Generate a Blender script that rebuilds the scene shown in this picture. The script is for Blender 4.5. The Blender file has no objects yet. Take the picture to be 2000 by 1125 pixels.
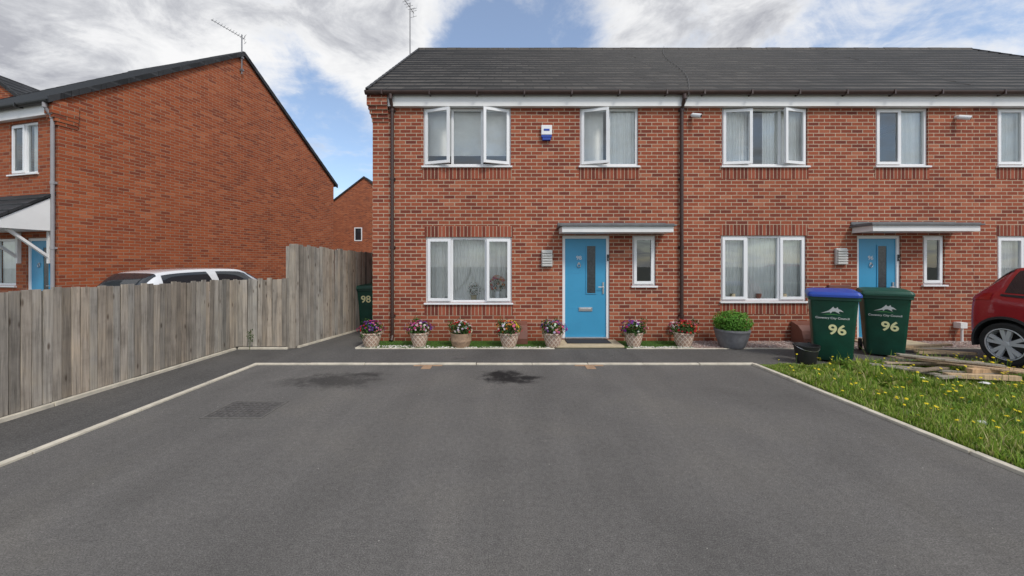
import bpy, bmesh, math, random
from mathutils import Vector, Matrix
import numpy as np
R = random.Random(7)
C = bpy.context.collection

# ------------------------------------------------------------------ nodes
def mth(nt, op, a, b=None, c=None, clamp=False):
    n = nt.nodes.new('ShaderNodeMath'); n.operation = op; n.use_clamp = clamp
    for i, v in enumerate((a, b, c)):
        if v is None: continue
        if isinstance(v, (int, float)): n.inputs[i].default_value = v
        else: nt.links.new(v, n.inputs[i])
    return n.outputs[0]
def mixc(nt, f, a, b, mode='MIX'):
    n = nt.nodes.new('ShaderNodeMix'); n.data_type = 'RGBA'; n.blend_type = mode
    for s, v in ((n.inputs[0], f), (n.inputs[6], a), (n.inputs[7], b)):
        if isinstance(v, (int, float)): s.default_value = v
        elif isinstance(v, tuple): s.default_value = (v[0], v[1], v[2], 1)
        else: nt.links.new(v, s)
    return n.outputs[2]
def noise(nt, vec, scale, detail=4, rough=.55, dist=0):
    n = nt.nodes.new('ShaderNodeTexNoise')
    n.inputs['Scale'].default_value = scale; n.inputs['Detail'].default_value = detail
    n.inputs['Roughness'].default_value = rough; n.inputs['Distortion'].default_value = dist
    if vec is not None: nt.links.new(vec, n.inputs['Vector'])
    return n.outputs['Fac']
def ramp(nt, fac, stops, interp='LINEAR'):
    n = nt.nodes.new('ShaderNodeValToRGB'); cr = n.color_ramp; cr.interpolation = interp
    while len(cr.elements) < len(stops): cr.elements.new(.5)
    for e, (p, c) in zip(cr.elements, stops):
        e.position = p
        if isinstance(c, (int, float)): c = (c, c, c)
        e.color = (c[0], c[1], c[2], 1)
    nt.links.new(fac, n.inputs[0]); return n.outputs[0]
def smooth(nt, v, a, b, ta=0., tb=1.):
    n = nt.nodes.new('ShaderNodeMapRange'); n.interpolation_type = 'SMOOTHSTEP'
    nt.links.new(v, n.inputs['Value'])
    n.inputs['From Min'].default_value = a; n.inputs['From Max'].default_value = b
    n.inputs['To Min'].default_value = ta; n.inputs['To Max'].default_value = tb
    return n.outputs[0]
def sep(nt, v):
    n = nt.nodes.new('ShaderNodeSeparateXYZ'); nt.links.new(v, n.inputs[0]); return n.outputs
def comb(nt, x, y, z=0.):
    n = nt.nodes.new('ShaderNodeCombineXYZ')
    for i, v in enumerate((x, y, z)):
        if isinstance(v, (int, float)): n.inputs[i].default_value = v
        else: nt.links.new(v, n.inputs[i])
    return n.outputs[0]
def newmat(name):
    m = bpy.data.materials.new(name); m.use_nodes = True
    nt = m.node_tree; b = nt.nodes['Principled BSDF']
    return m, nt, b
def bump(nt, b, h, strength=.3, dist=.01):
    n = nt.nodes.new('ShaderNodeBump'); n.inputs['Strength'].default_value = strength
    n.inputs['Distance'].default_value = dist
    nt.links.new(h, n.inputs['Height']); nt.links.new(n.outputs[0], b.inputs['Normal'])
def objco(nt):
    n = nt.nodes.new('ShaderNodeTexCoord'); return n.outputs['Object']
def uvco(nt):
    n = nt.nodes.new('ShaderNodeTexCoord'); return n.outputs['UV']
def simple(name, col, rough=.6, var=.15, scale=8, bmp=0., metal=0., attr=False, spec=.5, coat=0.):
    m, nt, b = newmat(name); co = objco(nt)
    f = noise(nt, co, scale, 5, .6)
    lo = tuple(c * (1 - var) for c in col); hi = tuple(min(1, c * (1 + var)) for c in col)
    c = ramp(nt, f, [(.3, lo), (.7, hi)])
    if attr:
        a = nt.nodes.new('ShaderNodeAttribute'); a.attribute_name = 'col'
        c = mixc(nt, 1., c, a.outputs['Color'], 'MULTIPLY')
    nt.links.new(c, b.inputs['Base Color'])
    b.inputs['Roughness'].default_value = rough; b.inputs['Metallic'].default_value = metal
    b.inputs['Specular IOR Level'].default_value = spec
    b.inputs['Coat Weight'].default_value = coat
    if bmp: bump(nt, b, noise(nt, co, scale * 4, 4), bmp, .01)
    return m

def brick_mat(name, stops, mortar, off=.5, bw=.225, bh=.075, mw=.0064, weather=.35):
    m, nt, b = newmat(name); uv = uvco(nt); s = sep(nt, uv)
    wob = noise(nt, uv, 14, 2)
    v = mth(nt, 'ADD', mth(nt, 'DIVIDE', s[1], bh), mth(nt, 'MULTIPLY', mth(nt, 'SUBTRACT', wob, .5), .05))
    row = mth(nt, 'FLOOR', v); fv = mth(nt, 'FRACT', v)
    par = mth(nt, 'FLOORED_MODULO', row, 2.)
    u = mth(nt, 'ADD', mth(nt, 'DIVIDE', s[0], bw), mth(nt, 'MULTIPLY', par, off))
    colm = mth(nt, 'FLOOR', u); fu = mth(nt, 'FRACT', u)
    du = mth(nt, 'MULTIPLY', mth(nt, 'MINIMUM', fu, mth(nt, 'SUBTRACT', 1., fu)), bw)
    dv = mth(nt, 'MULTIPLY', mth(nt, 'MINIMUM', fv, mth(nt, 'SUBTRACT', 1., fv)), bh)
    d = mth(nt, 'MINIMUM', du, dv)
    d = mth(nt, 'ADD', d, mth(nt, 'MULTIPLY', mth(nt, 'SUBTRACT', noise(nt, uv, 60, 2), .5), .004))
    mask = smooth(nt, d, mw * .75, mw * 1.35)
    wn = nt.nodes.new('ShaderNodeTexWhiteNoise'); wn.noise_dimensions = '2D'
    nt.links.new(comb(nt, colm, row), wn.inputs['Vector'])
    c = ramp(nt, wn.outputs['Value'], stops)
    fine = noise(nt, uv, 35, 4, .7)
    c = mixc(nt, .35, c, ramp(nt, fine, [(.25, .5), (.5, .95), (.8, 1.3)]), 'MULTIPLY')
    mc = ramp(nt, noise(nt, uv, 9, 4), [(.3, tuple(x * .8 for x in mortar)), (.7, tuple(x * 1.1 for x in mortar))])
    c = mixc(nt, mask, mc, c)
    big = noise(nt, uv, .55, 4, .6)
    c = mixc(nt, weather, c, ramp(nt, big, [(.3, .6), (.55, 1.), (.8, 1.2)]), 'MULTIPLY')
    if off: c = mixc(nt, smooth(nt, mth(nt, 'ADD', s[1], mth(nt, 'MULTIPLY', big, .3)), .1, .55, .45, 0.), c, (.5, .42, .38), 'MULTIPLY')
    nt.links.new(c, b.inputs['Base Color']); b.inputs['Roughness'].default_value = .88
    b.inputs['Specular IOR Level'].default_value = .2
    h = mth(nt, 'ADD', mask, mth(nt, 'MULTIPLY', fine, .35))
    bump(nt, b, h, .5, .006)
    return m

main_stops = [(0, (.175, .046, .032)), (.12, (.235, .060, .036)), (.45, (.295, .076, .041)), (.85, (.345, .096, .050)), (1, (.42, .15, .085))]
left_stops = [(0, (.21, .054, .029)), (.12, (.265, .066, .030)), (.4, (.325, .081, .033)), (.85, (.37, .097, .038)), (1, (.42, .13, .058))]
M_brick = brick_mat('red_brick', main_stops, (.52, .41, .30))
M_soldier = brick_mat('soldier_brick', [(0, (.15, .040, .029)), (.5, (.25, .064, .038)), (1, (.36, .10, .058))], (.46, .35, .25), off=0., bw=.235)
M_brickL = brick_mat('orange_brick', left_stops, (.32, .215, .145), mw=.006, weather=.2)
M_soldL = brick_mat('orange_soldier_brick', left_stops, (.34, .20, .13), off=0., bw=.235)

def tile_mat(name, base):
    m, nt, b = newmat(name); uv = uvco(nt); s = sep(nt, uv)
    v = mth(nt, 'DIVIDE', s[1], .31); row = mth(nt, 'FLOOR', v)
    u = mth(nt, 'ADD', mth(nt, 'DIVIDE', s[0], .33), mth(nt, 'MULTIPLY', mth(nt, 'FLOORED_MODULO', row, 2.), .5))
    fu = mth(nt, 'FRACT', u); cm = mth(nt, 'FLOOR', u)
    dj = mth(nt, 'MINIMUM', fu, mth(nt, 'SUBTRACT', 1., fu)); mask = smooth(nt, dj, .008, .03)
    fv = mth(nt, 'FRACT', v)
    wn = nt.nodes.new('ShaderNodeTexWhiteNoise'); wn.noise_dimensions = '2D'
    nt.links.new(comb(nt, cm, row), wn.inputs['Vector'])
    c = ramp(nt, wn.outputs['Value'], [(0, tuple(x * .65 for x in base)), (1, tuple(x * 1.4 for x in base))])
    c = mixc(nt, .8, c, ramp(nt, noise(nt, uv, 1.3, 6, .7), [(.3, .55), (.6, 1.1), (.85, (1.8, 1.65, 1.4))]), 'MULTIPLY')
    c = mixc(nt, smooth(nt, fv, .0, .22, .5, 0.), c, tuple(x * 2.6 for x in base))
    c = mixc(nt, mask, tuple(x * .3 for x in base), c)
    nt.links.new(c, b.inputs['Base Color']); b.inputs['Roughness'].default_value = .75
    b.inputs['Specular IOR Level'].default_value = .3
    bump(nt, b, mth(nt, 'ADD', mask, mth(nt, 'MULTIPLY', noise(nt, uv, 40, 4), .4)), .5, .008)
    return m
M_tile = tile_mat('roof_tile', (.060, .053, .046))
M_tileL = tile_mat('slate_tile', (.030, .031, .033))
M_white = simple('white_upvc', (.80, .81, .82), .35, .03, 3)
M_fascia = simple('fascia_white', (.76, .76, .75), .45, .06, 2)
M_brown = simple('brown_plastic', (.055, .030, .024), .4, .2, 6)
M_black = simple('black_plastic', (.018, .018, .019), .5, .2, 9)
M_cable = simple('cable_sheath', (.10, .095, .09), .6, .2, 9)
M_grey = simple('grey_lead', (.13, .135, .14), .6, .2, 6)
M_greypipe = simple('grey_pipe', (.30, .29, .30), .5, .08, 4)
M_blue = simple('blue_door_paint', (.045, .29, .50), .38, .05, 2)
M_room = simple('plaster', (.42, .38, .33), .9, .05, 3)
M_curtain = simple('curtain_fabric', (.93, .92, .89), .9, .06, 4)
M_metal = simple('brushed_metal', (.55, .55, .56), .3, .05, 9, metal=.9)
M_digit = simple('silver_digit', (.62, .63, .64), .4, .05, 9)
M_steel = simple('antenna_metal', (.22, .22, .23), .45, .1, 9, metal=.5)
M_sign = simple('sign_cream', (.88, .84, .45), .6, .05, 9)
M_bluep = simple('blue_plastic', (.015, .06, .36), .4, .08, 6)
M_green = simple('green_bin_plastic', (.005, .062, .038), .45, .25, 5)
M_rust = simple('brown_box', (.17, .07, .05), .5, .15, 7)
M_rubber = simple('rubber', (.02, .02, .02), .8, .2, 20)
M_darkglass = simple('car_glass', (.02, .025, .03), .06, .05, 2, spec=.8)
M_white_paint = simple('white_car_paint', (.72, .74, .76), .25, .02, 2, coat=.8)
M_red_paint = simple('red_car_paint', (.36, .013, .023), .25, .05, 2, coat=.9)
M_redlamp = simple('red_lamp', (.35, .01, .01), .15, .1, 20, coat=.6)
M_lamp = simple('clear_lamp', (.75, .76, .76), .15, .05, 20, coat=.6)
M_alloy = simple('alloy_rim', (.66, .67, .69), .35, .05, 8, metal=.15, coat=.4)
M_louvre = simple('louvre_metal', (.60, .59, .56), .5, .06, 5)

def glass_mat():
    m, nt, b = newmat('window_glass'); nt.nodes.remove(b)
    out = nt.nodes['Material Output']
    g = nt.nodes.new('ShaderNodeBsdfGlossy'); g.inputs['Roughness'].default_value = .01
    g.inputs['Color'].default_value = (.90, .95, .97, 1)
    t = nt.nodes.new('ShaderNodeBsdfTransparent'); t.inputs['Color'].default_value = (.96, .98, .97, 1)
    lw = nt.nodes.new('ShaderNodeLayerWeight'); lw.inputs['Blend'].default_value = .3
    f = mth(nt, 'ADD', mth(nt, 'MULTIPLY', lw.outputs['Fresnel'], .9), .10, clamp=True)
    co = objco(nt); bm = nt.nodes.new('ShaderNodeBump'); bm.inputs['Strength'].default_value = .03
    nt.links.new(noise(nt, co, 1.5, 2), bm.inputs['Height']); nt.links.new(bm.outputs[0], g.inputs['Normal'])
    mx = nt.nodes.new('ShaderNodeMixShader'); nt.links.new(f, mx.inputs[0])
    nt.links.new(t.outputs[0], mx.inputs[1]); nt.links.new(g.outputs[0], mx.inputs[2])
    nt.links.new(mx.outputs[0], out.inputs[0]); return m
M_glass = glass_mat()
M_frost = simple('frosted_door_glass', (.03, .038, .045), .25, .5, 30, spec=.6)

def asphalt(name, base, stains=()):
    m, nt, b = newmat(name); co = objco(nt)
    sp = noise(nt, co, 130, 3, .85)
    md = noise(nt, co, 26, 4, .7)
    big = noise(nt, co, .8, 5, .6, .4)
    c = ramp(nt, sp, [(.28, tuple(x * .35 for x in base)), (.5, base), (.66, tuple(x * 1.6 for x in base)), (.76, tuple(x * 2.3 for x in base))])
    c = mixc(nt, .45, c, ramp(nt, md, [(.3, .6), (.7, 1.35)]), 'MULTIPLY')
    c = mixc(nt, .7, c, ramp(nt, big, [(.28, .76), (.5, 1.), (.72, (1.2, 1.18, 1.12))]), 'MULTIPLY')
    s = sep(nt, co)
    st = noise(nt, comb(nt, mth(nt, 'MULTIPLY', s[0], 2.2), mth(nt, 'MULTIPLY', s[1], .25)), 1., 3, .5)
    c = mixc(nt, .5, c, ramp(nt, st, [(.35, .84), (.65, 1.14)]), 'MULTIPLY')
    wob = noise(nt, co, 5, 5, .7)
    for (x, y, rx, ry, a) in stains:
        dx = mth(nt, 'DIVIDE', mth(nt, 'SUBTRACT', s[0], x), rx); dy = mth(nt, 'DIVIDE', mth(nt, 'SUBTRACT', s[1], y), ry)
        d = mth(nt, 'SQRT', mth(nt, 'ADD', mth(nt, 'MULTIPLY', dx, dx), mth(nt, 'MULTIPLY', dy, dy)))
        d = mth(nt, 'ADD', d, mth(nt, 'MULTIPLY', mth(nt, 'SUBTRACT', wob, .5), 2.2))
        k = smooth(nt, d, .3, 1.15, a, 0.)
        c = mixc(nt, k, c, (.012, .011, .011))
    nt.links.new(c, b.inputs['Base Color']); b.inputs['Roughness'].default_value = .9
    b.inputs['Specular IOR Level'].default_value = .25
    bump(nt, b, mth(nt, 'ADD', sp, mth(nt, 'MULTIPLY', md, .6)), .7, .007)
    return m
M_drive = asphalt('driveway_asphalt', (.132, .126, .118), [(-2.31, 5.0, .66, .36, .6), (-.10, 5.28, .36, .24, .97), (.02, 5.02, .36, .18, .93), (.25, 5.12, .24, .12, .9), (-2.0, 5.3, .3, .12, .5), (.3, 4.3, .3, 1.2, .12), (-2.9, 4.95, .35, .2, .25)])
M_path = asphalt('path_asphalt', (.104, .100, .095))
M_kerb = simple('concrete_kerb', (.56, .515, .42), .9, .24, 6, .4)
M_slab = simple('paving_slab', (.50, .42, .28), .9, .15, 5, .3)
M_mat = simple('door_mat', (.03, .03, .033), .95, .4, 60, .5)
M_iron = simple('cast_iron', (.095, .09, .085), .7, .35, 25, .5)
M_ironf = simple('iron_frame', (.12, .115, .105), .7, .3, 25, .5)
M_cbrick = simple('clay_paver', (.36, .23, .14), .85, .25, 12, .3)
M_soil = simple('soil_grass', (.11, .15, .035), .95, .5, 7, .6)
M_turf = simple('artificial_turf', (.05, .11, .02), .9, .4, 40, .5)
M_grav = simple('gravel', (.30, .23, .20), .9, .5, 45, .8)
M_ground = simple('ground', (.14, .14, .11), .95, .3, 2, .3)
def leafy(name):
    m, nt, b = newmat(name); a = nt.nodes.new('ShaderNodeAttribute'); a.attribute_name = 'col'
    nt.links.new(a.outputs['Color'], b.inputs['Base Color']); b.inputs['Roughness'].default_value = .6; b.inputs['Specular IOR Level'].default_value = .3
    t = nt.nodes.new('ShaderNodeBsdfTranslucent'); nt.links.new(a.outputs['Color'], t.inputs['Color'])
    mx = nt.nodes.new('ShaderNodeMixShader'); mx.inputs[0].default_value = .3; nt.links.new(b.outputs[0], mx.inputs[1]); nt.links.new(t.outputs[0], mx.inputs[2])
    nt.links.new(mx.outputs[0], nt.nodes['Material Output'].inputs[0]); return m
M_leaf = leafy('leaf')
M_petal = leafy('petal')
M_stone = simple('stone', (1, 1, 1), .85, .25, 20, attr=True)

def wood(name, base, attr=True, knots=.8):
    m, nt, b = newmat(name); uv = uvco(nt); s = sep(nt, uv)
    g = noise(nt, comb(nt, mth(nt, 'MULTIPLY', s[0], 38.), mth(nt, 'MULTIPLY', s[1], 1.6)), 1., 6, .65, .6)
    c = ramp(nt, g, [(.28, tuple(x * .5 for x in base)), (.5, base), (.75, tuple(x * 1.4 for x in base))])
    bl = noise(nt, uv, 2.2, 5, .6)
    c = mixc(nt, .8 if knots > .5 else .3, c, ramp(nt, bl, [(.3, (.60, .59, .58)), (.5, 1.), (.72, (1.18, 1.13, 1.04))]), 'MULTIPLY')
    kn = nt.nodes.new('ShaderNodeTexVoronoi'); kn.inputs['Scale'].default_value = 1.
    nt.links.new(comb(nt, mth(nt, 'MULTIPLY', s[0], 9.), mth(nt, 'MULTIPLY', s[1], 3.)), kn.inputs['Vector'])
    c = mixc(nt, smooth(nt, kn.outputs['Distance'], .05, .18, knots, 0.), c, (.07, .045, .03))
    if attr:
        a = nt.nodes.new('ShaderNodeAttribute'); a.attribute_name = 'col'
        c = mixc(nt, 1., c, a.outputs['Color'], 'MULTIPLY')
    nt.links.new(c, b.inputs['Base Color']); b.inputs['Roughness'].default_value = .88
    b.inputs['Specular IOR Level'].default_value = .2
    bump(nt, b, g, .4, .005); return m
M_wood = wood('weathered_wood', (.355, .32, .275))
M_plank = wood('sawn_timber', (.46, .37, .27), knots=.2)

# ------------------------------------------------------------------ mesh builder
class MB:
    def __init__(s): s.v = []; s.f = []; s.m = []; s.uv = []; s.c = []
    def face(s, pts, mat=0, uv=None, col=(1, 1, 1), swap=False, uo=(0, 0)):
        i = len(s.v); s.v += [tuple(p) for p in pts]; s.f.append(tuple(range(i, i + len(pts)))); s.m.append(mat)
        if uv is None:
            a, b, c = Vector(pts[0]), Vector(pts[1]), Vector(pts[2])
            n = (b - a).cross(c - a); n = [abs(t) for t in n]
            if n[2] >= n[0] and n[2] >= n[1]: uv = [(p[0], p[1]) for p in pts]
            elif n[1] >= n[0]: uv = [(p[0], p[2]) for p in pts]
            else: uv = [(p[1], p[2]) for p in pts]
            if swap: uv = [(q[1], q[0]) for q in uv]
            uv = [(q[0] - uo[0], q[1] - uo[1]) for q in uv]
        s.uv += uv; s.c += [col] * len(pts)
    def box(s, x0, x1, y0, y1, z0, z1, mat=0, col=(1, 1, 1), swap=False, uo=(0, 0), M=None):
        P = [(x, y, z) for z in (z0, z1) for y in (y0, y1) for x in (x0, x1)]
        for q in ((0, 1, 5, 4), (1, 3, 7, 5), (3, 2, 6, 7), (2, 0, 4, 6), (4, 5, 7, 6), (2, 3, 1, 0)):
            pts = [P[k] for k in q]
            k = len(s.v); s.face(pts, mat, None, col, swap, uo)
            if M is not None:
                for j in range(k, k + 4): s.v[j] = tuple(M @ Vector(s.v[j]))
    def cyl(s, p0, p1, r0, r1=None, n=10, mat=0, col=(1, 1, 1), cap=True):
        r1 = r0 if r1 is None else r1; p0 = Vector(p0); p1 = Vector(p1); d = (p1 - p0).normalized()
        u = d.orthogonal().normalized(); w = d.cross(u)
        A = [p0 + (u * math.cos(2 * math.pi * i / n) + w * math.sin(2 * math.pi * i / n)) * r0 for i in range(n)]
        B = [p1 + (u * math.cos(2 * math.pi * i / n) + w * math.sin(2 * math.pi * i / n)) * r1 for i in range(n)]
        L = (p1 - p0).length
        for i in range(n):
            j = (i + 1) % n
            s.face([A[i], A[j], B[j], B[i]], mat, [(i / n, 0), ((i + 1) / n, 0), ((i + 1) / n, L), (i / n, L)], col)
        if cap: s.face(A[::-1], mat, None, col); s.face(B, mat, None, col)
    def lathe(s, prof, c=(0, 0, 0), n=24, mat=0, col=(1, 1, 1), axis='z'):
        def P(r, h, a):
            if axis == 'z': return (c[0] + r * math.cos(a), c[1] + r * math.sin(a), c[2] + h)
            if axis == 'x': return (c[0] + h, c[1] + r * math.cos(a), c[2] + r * math.sin(a))
            return (c[0] + r * math.cos(a), c[1] + h, c[2] - r * math.sin(a))
        for (r0, h0), (r1, h1) in zip(prof, prof[1:]):
            for i in range(n):
                a, b = 2 * math.pi * i / n, 2 * math.pi * (i + 1) / n
                pts = [P(r0, h0, a), P(r0, h0, b), P(r1, h1, b), P(r1, h1, a)]
                uvs = [(i / n, h0), ((i + 1) / n, h0), ((i + 1) / n, h1), (i / n, h1)]
                if r0 < 1e-5: pts = pts[1:]; uvs = uvs[1:]
                elif r1 < 1e-5: pts = pts[:3]; uvs = uvs[:3]
                s.face(pts, mat, uvs, col)
    def build(s, name, mats, parent=None, smooth=False, loc=None, rot=None, merge=False, bevel=0):
        me = bpy.data.meshes.new(name); me.from_pydata(s.v, [], s.f)
        for m in (mats if isinstance(mats, (list, tuple)) else [mats]): me.materials.append(m)
        me.polygons.foreach_set('material_index', s.m)
        ul = me.uv_layers.new(name='UVMap'); ul.data.foreach_set('uv', [t for q in s.uv for t in q])
        ca = me.color_attributes.new('col', 'FLOAT_COLOR', 'CORNER')
        ca.data.foreach_set('color', [t for q in s.c for t in (q[0], q[1], q[2], 1.)])
        if merge or bevel or smooth:
            bm = bmesh.new(); bm.from_mesh(me); bmesh.ops.remove_doubles(bm, verts=bm.verts, dist=1e-4)
            bmesh.ops.recalc_face_normals(bm, faces=bm.faces); bm.to_mesh(me); bm.free()
        if smooth:
            me.polygons.foreach_set('use_smooth', [True] * len(me.polygons)); me.set_sharp_from_angle(angle=math.radians(38))
        me.update()
        o = bpy.data.objects.new(name, me); C.objects.link(o)
        if parent: o.parent = parent
        if loc: o.location = loc
        if rot: o.rotation_euler = rot
        if bevel:
            md = o.modifiers.new('b', 'BEVEL'); md.width = bevel; md.segments = 2; md.limit_method = 'ANGLE'
        return o
def top(o, label, category, group=None):
    o['label'] = label; o['category'] = category
    if group: o['group'] = group
    return o
def empty(name, loc, rz=0., label='', category='', group=None):
    o = bpy.data.objects.new(name, None); C.objects.link(o); o.location = loc; o.rotation_euler = (0, 0, rz)
    o.empty_display_size = .2
    return top(o, label, category, group)
def struct(o): o['kind'] = 'structure'; return o
def text(name, s, size, loc, rot, mat, parent, align='CENTER', off=0.):
    cu = bpy.data.curves.new(name, 'FONT'); cu.body = s; cu.size = size; cu.extrude = .0015; cu.align_x = align; cu.align_y = 'CENTER'
    cu.offset = off
    t = bpy.data.objects.new('tmp', cu); C.objects.link(t); bpy.context.view_layer.update()
    me = bpy.data.meshes.new_from_object(t.evaluated_get(bpy.context.evaluated_depsgraph_get()))
    bpy.data.objects.remove(t); me.materials.clear(); me.materials.append(mat)
    o = bpy.data.objects.new(name, me); C.objects.link(o); o.parent = parent; o.location = loc; o.rotation_euler = rot
    return o

# ------------------------------------------------------------------ windows, doors
def window(E, x0, x1, z0, z1, panes, curtain='net', label=None, sold_top=True):
    """panes: list of (width fraction, kind, angle)"""
    W = x1 - x0; H = z1 - z0; f = .05; b = MB(); g = MB()
    b.box(0, f, .035, .10, 0, H); b.box(W - f, W, .035, .10, 0, H)
    b.box(f, W - f, .036, .10, 0, f); b.box(f, W - f, .036, .10, H - f, H)
    xs = [0]
    for p in panes: xs.append(xs[-1] + p[0] * W)
    for x in xs[1:-1]: b.box(x - .025, x + .025, .037, .10, f, H - f)
    cas = []
    for i, (fr_, kind, ang) in enumerate(panes):
        a = xs[i] + (f - .012 if i == 0 else .013); c = xs[i + 1] - (f - .012 if i == len(panes) - 1 else .013)
        zl, zh = f - .012, H - f + .012
        if kind == 'fix':
            g.face([(a, .07, zl), (c, .07, zl), (c, .07, zh), (a, .07, zh)])
        else:
            w = c - a; h = zh - zl; r = .055; q = MB(); sgn = 1 if kind == 'L' else -1
            X = lambda t: t if sgn == 1 else t - w
            q.box(X(0), X(r), -.02, .028, 0, h); q.box(X(w - r), X(w), -.02, .028, 0, h)
            q.box(X(r), X(w - r), -.019, .028, 0, r); q.box(X(r), X(w - r), -.019, .028, h - r, h)
            q.face([(X(r), .006, r), (X(w - r), .006, r), (X(w - r), .006, h - r), (X(r), .006, h - r)], 1)
            hx = X(w - r / 2) if sgn == 1 else X(r / 2)
            q.box(hx - .01, hx + .01, .0281, .05, h * .45, h * .55)
            cas.append((q, (a if sgn == 1 else c, .03, zl), -sgn * math.radians(ang)))
    win = b.build('window', M_white, E, loc=(x0, 0, z0), merge=True, bevel=.004)
    if label: win['label'] = label
    if g.f: g.build('window_pane', M_glass, win)
    for q, l, a in cas: q.build('casement', [M_white, M_glass], win, loc=l, rot=(0, 0, a))
    s = MB(); s.box(-.03, W + .03, -.045, .034, -.035, -.001); s.build('sill', M_white, win, bevel=.004)
    k = MB()
    def sheet(xa, xb, za, zb, y=.15, amp=.018, per=.09):
        n = max(8, int((xb - xa) / .012)); ph = R.random() * 6
        for i in range(n):
            def P(t, z):
                x = xa + (xb - xa) * t
                return (x, y + amp * math.sin(ph + t * (xb - xa) / per * 6.28 + .8 * math.sin(t * 9 + ph)) + amp * .5 * math.sin(t * 23 + ph), z)
            k.face([P(i / n, za), P((i + 1) / n, za), P((i + 1) / n, zb), P(i / n, zb)])
    if curtain == 'net': sheet(.01, W - .01, .0, H - .01, .145, .012, .07)
    if curtain == 'right': sheet(W * .52, W - .01, .0, H, .15, .014)
    if curtain == 'both': sheet(W * .48, W - .01, .0, H, .15, .014); sheet(.01, W * .44, .0, H * .99, .2, .003, .3)
    if curtain == 'blind': sheet(.01, W - .01, H * .22, H - .01, .20, .002, .5)
    if curtain == 'tent':
        sheet(.01, W * .16, .0, H, .27, .012); sheet(W * .82, W - .01, .0, H, .27, .012)
        for sg in (0, 1):
            n = 30
            for i in range(n):
                t0, t1 = i / n, (i + 1) / n
                xa = W * .5; xe = W * (.12 if sg == 0 else .88)
                def Q(t, lo):
                    x = xa + (xe - xa) * t
                    zz = .02 + (1 - t ** .45) * H * .55
                    return (x, .30 + .014 * math.sin(t * 60), zz if lo else H - .02)
                k.face([Q(t0, True), Q(t1, True), Q(t1, False), Q(t0, False)])
        sheet(W * .12, W * .88, .0, H * .62, .36, .008, .05)
    if curtain == 'half': sheet(.01, W * .34, .0, H - .01, .15, .012, .06); sheet(W * .52, W - .01, .0, H - .01, .15, .012, .06)
    if k.f: k.build('curtain', M_curtain, win, smooth=True)
    return win

def door(E, x0, x1, z0, z1, number, bell=True):
    W = x1 - x0; H = z1 - z0; b = MB(); f = .06
    b.box(f, W - f, .055, .10, .03, H - f)
    cx = W * .62; gw = .088; g0, g1 = H * .44, H * .90
    for (a, c, e, h) in ((cx - gw - .02, cx - gw, g0 - .02, g1 + .02), (cx + gw, cx + gw + .02, g0 - .02, g1 + .02), (cx - gw, cx + gw, g0 - .02, g0), (cx - gw, cx + gw, g1, g1 + .02)):
        b.box(a, c, .042, .055, e, h)
    for zz in (.30, .62, .98, 1.34): b.box(f + .05, cx - gw - .1, .052, .055, zz, zz + .006)
    d = b.build('door', M_blue, E, loc=(x0, 0, z0), bevel=.003)
    fr = MB(); fr.box(0, f, .03, .11, 0, H); fr.box(W - f, W, .03, .11, 0, H); fr.box(f, W - f, .031, .11, H - f, H); fr.box(f, W - f, -.01, .11, 0, .03, 1)
    fr.build('door_frame', [M_white, M_metal], d, bevel=.004)
    g = MB(); g.box(cx - gw, cx + gw, .048, .054, g0, g1); g.build('door_window', M_frost, d)
    h = MB(); h.box(W - f - .075, W - f - .045, .035, .055, .92, 1.16); h.cyl((W - f - .06, .035, 1.06), (W - f - .06, .0, 1.06), .009); h.cyl((W - f - .06, .0, 1.06), (W - f - .17, .0, 1.06), .009)
    h.build('handle', M_metal, d, smooth=True)
    l = MB(); l.box(W * .5 - .14, W * .5 + .14, .04, .055, .56, .64); l.box(W * .5 - .115, W * .5 + .115, .034, .04, .575, .62); l.build('letter_box', M_metal, d, bevel=.003)
    k = MB(); kx = W * .36
    k.lathe([(0, -.012), (.022, -.012), (.024, 0)], (kx, .055, 1.545), 16, axis='y')
    for i in range(20):
        a, c = math.pi * 2 * i / 20, math.pi * 2 * (i + 1) / 20
        k.cyl((kx + .033 * math.cos(a), .04, 1.505 + .038 * math.sin(a)), (kx + .033 * math.cos(c), .04, 1.505 + .038 * math.sin(c)), .007, n=6)
    k.build('door_knocker', M_metal, d, smooth=True)
    if number: text('house_number', number, .115, (kx, .051, 1.66), (math.pi / 2, 0, 0), M_digit, d, off=.001)
    if bell:
        q = MB(); q.box(W - .045, W - .012, .012, .03, 1.60, 1.73); q.cyl((W - .0285, .012, 1.64), (W - .0285, .006, 1.64), .009, n=12, mat=1); q.build('doorbell', [M_black, M_lamp], d)
    return d

def flat_canopy(E, x0, x1, z):
    b = MB(); b.box(x0 + .05, x1 - .05, -.44, 0, z, z + .115)
    c = b.build('canopy', M_fascia, E, bevel=.004)
    t = MB(); t.box(x0, x1, -.48, .0, z + .116, z + .145); t.box(x0 + .03, x1 - .03, -.44, 0, z + .146, z + .17)
    t.box(x0 + .02, x1 - .02, -.02, -.002, z + .17, z + .23)
    t.build('canopy_top', M_grey, c, bevel=.006); return c

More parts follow.
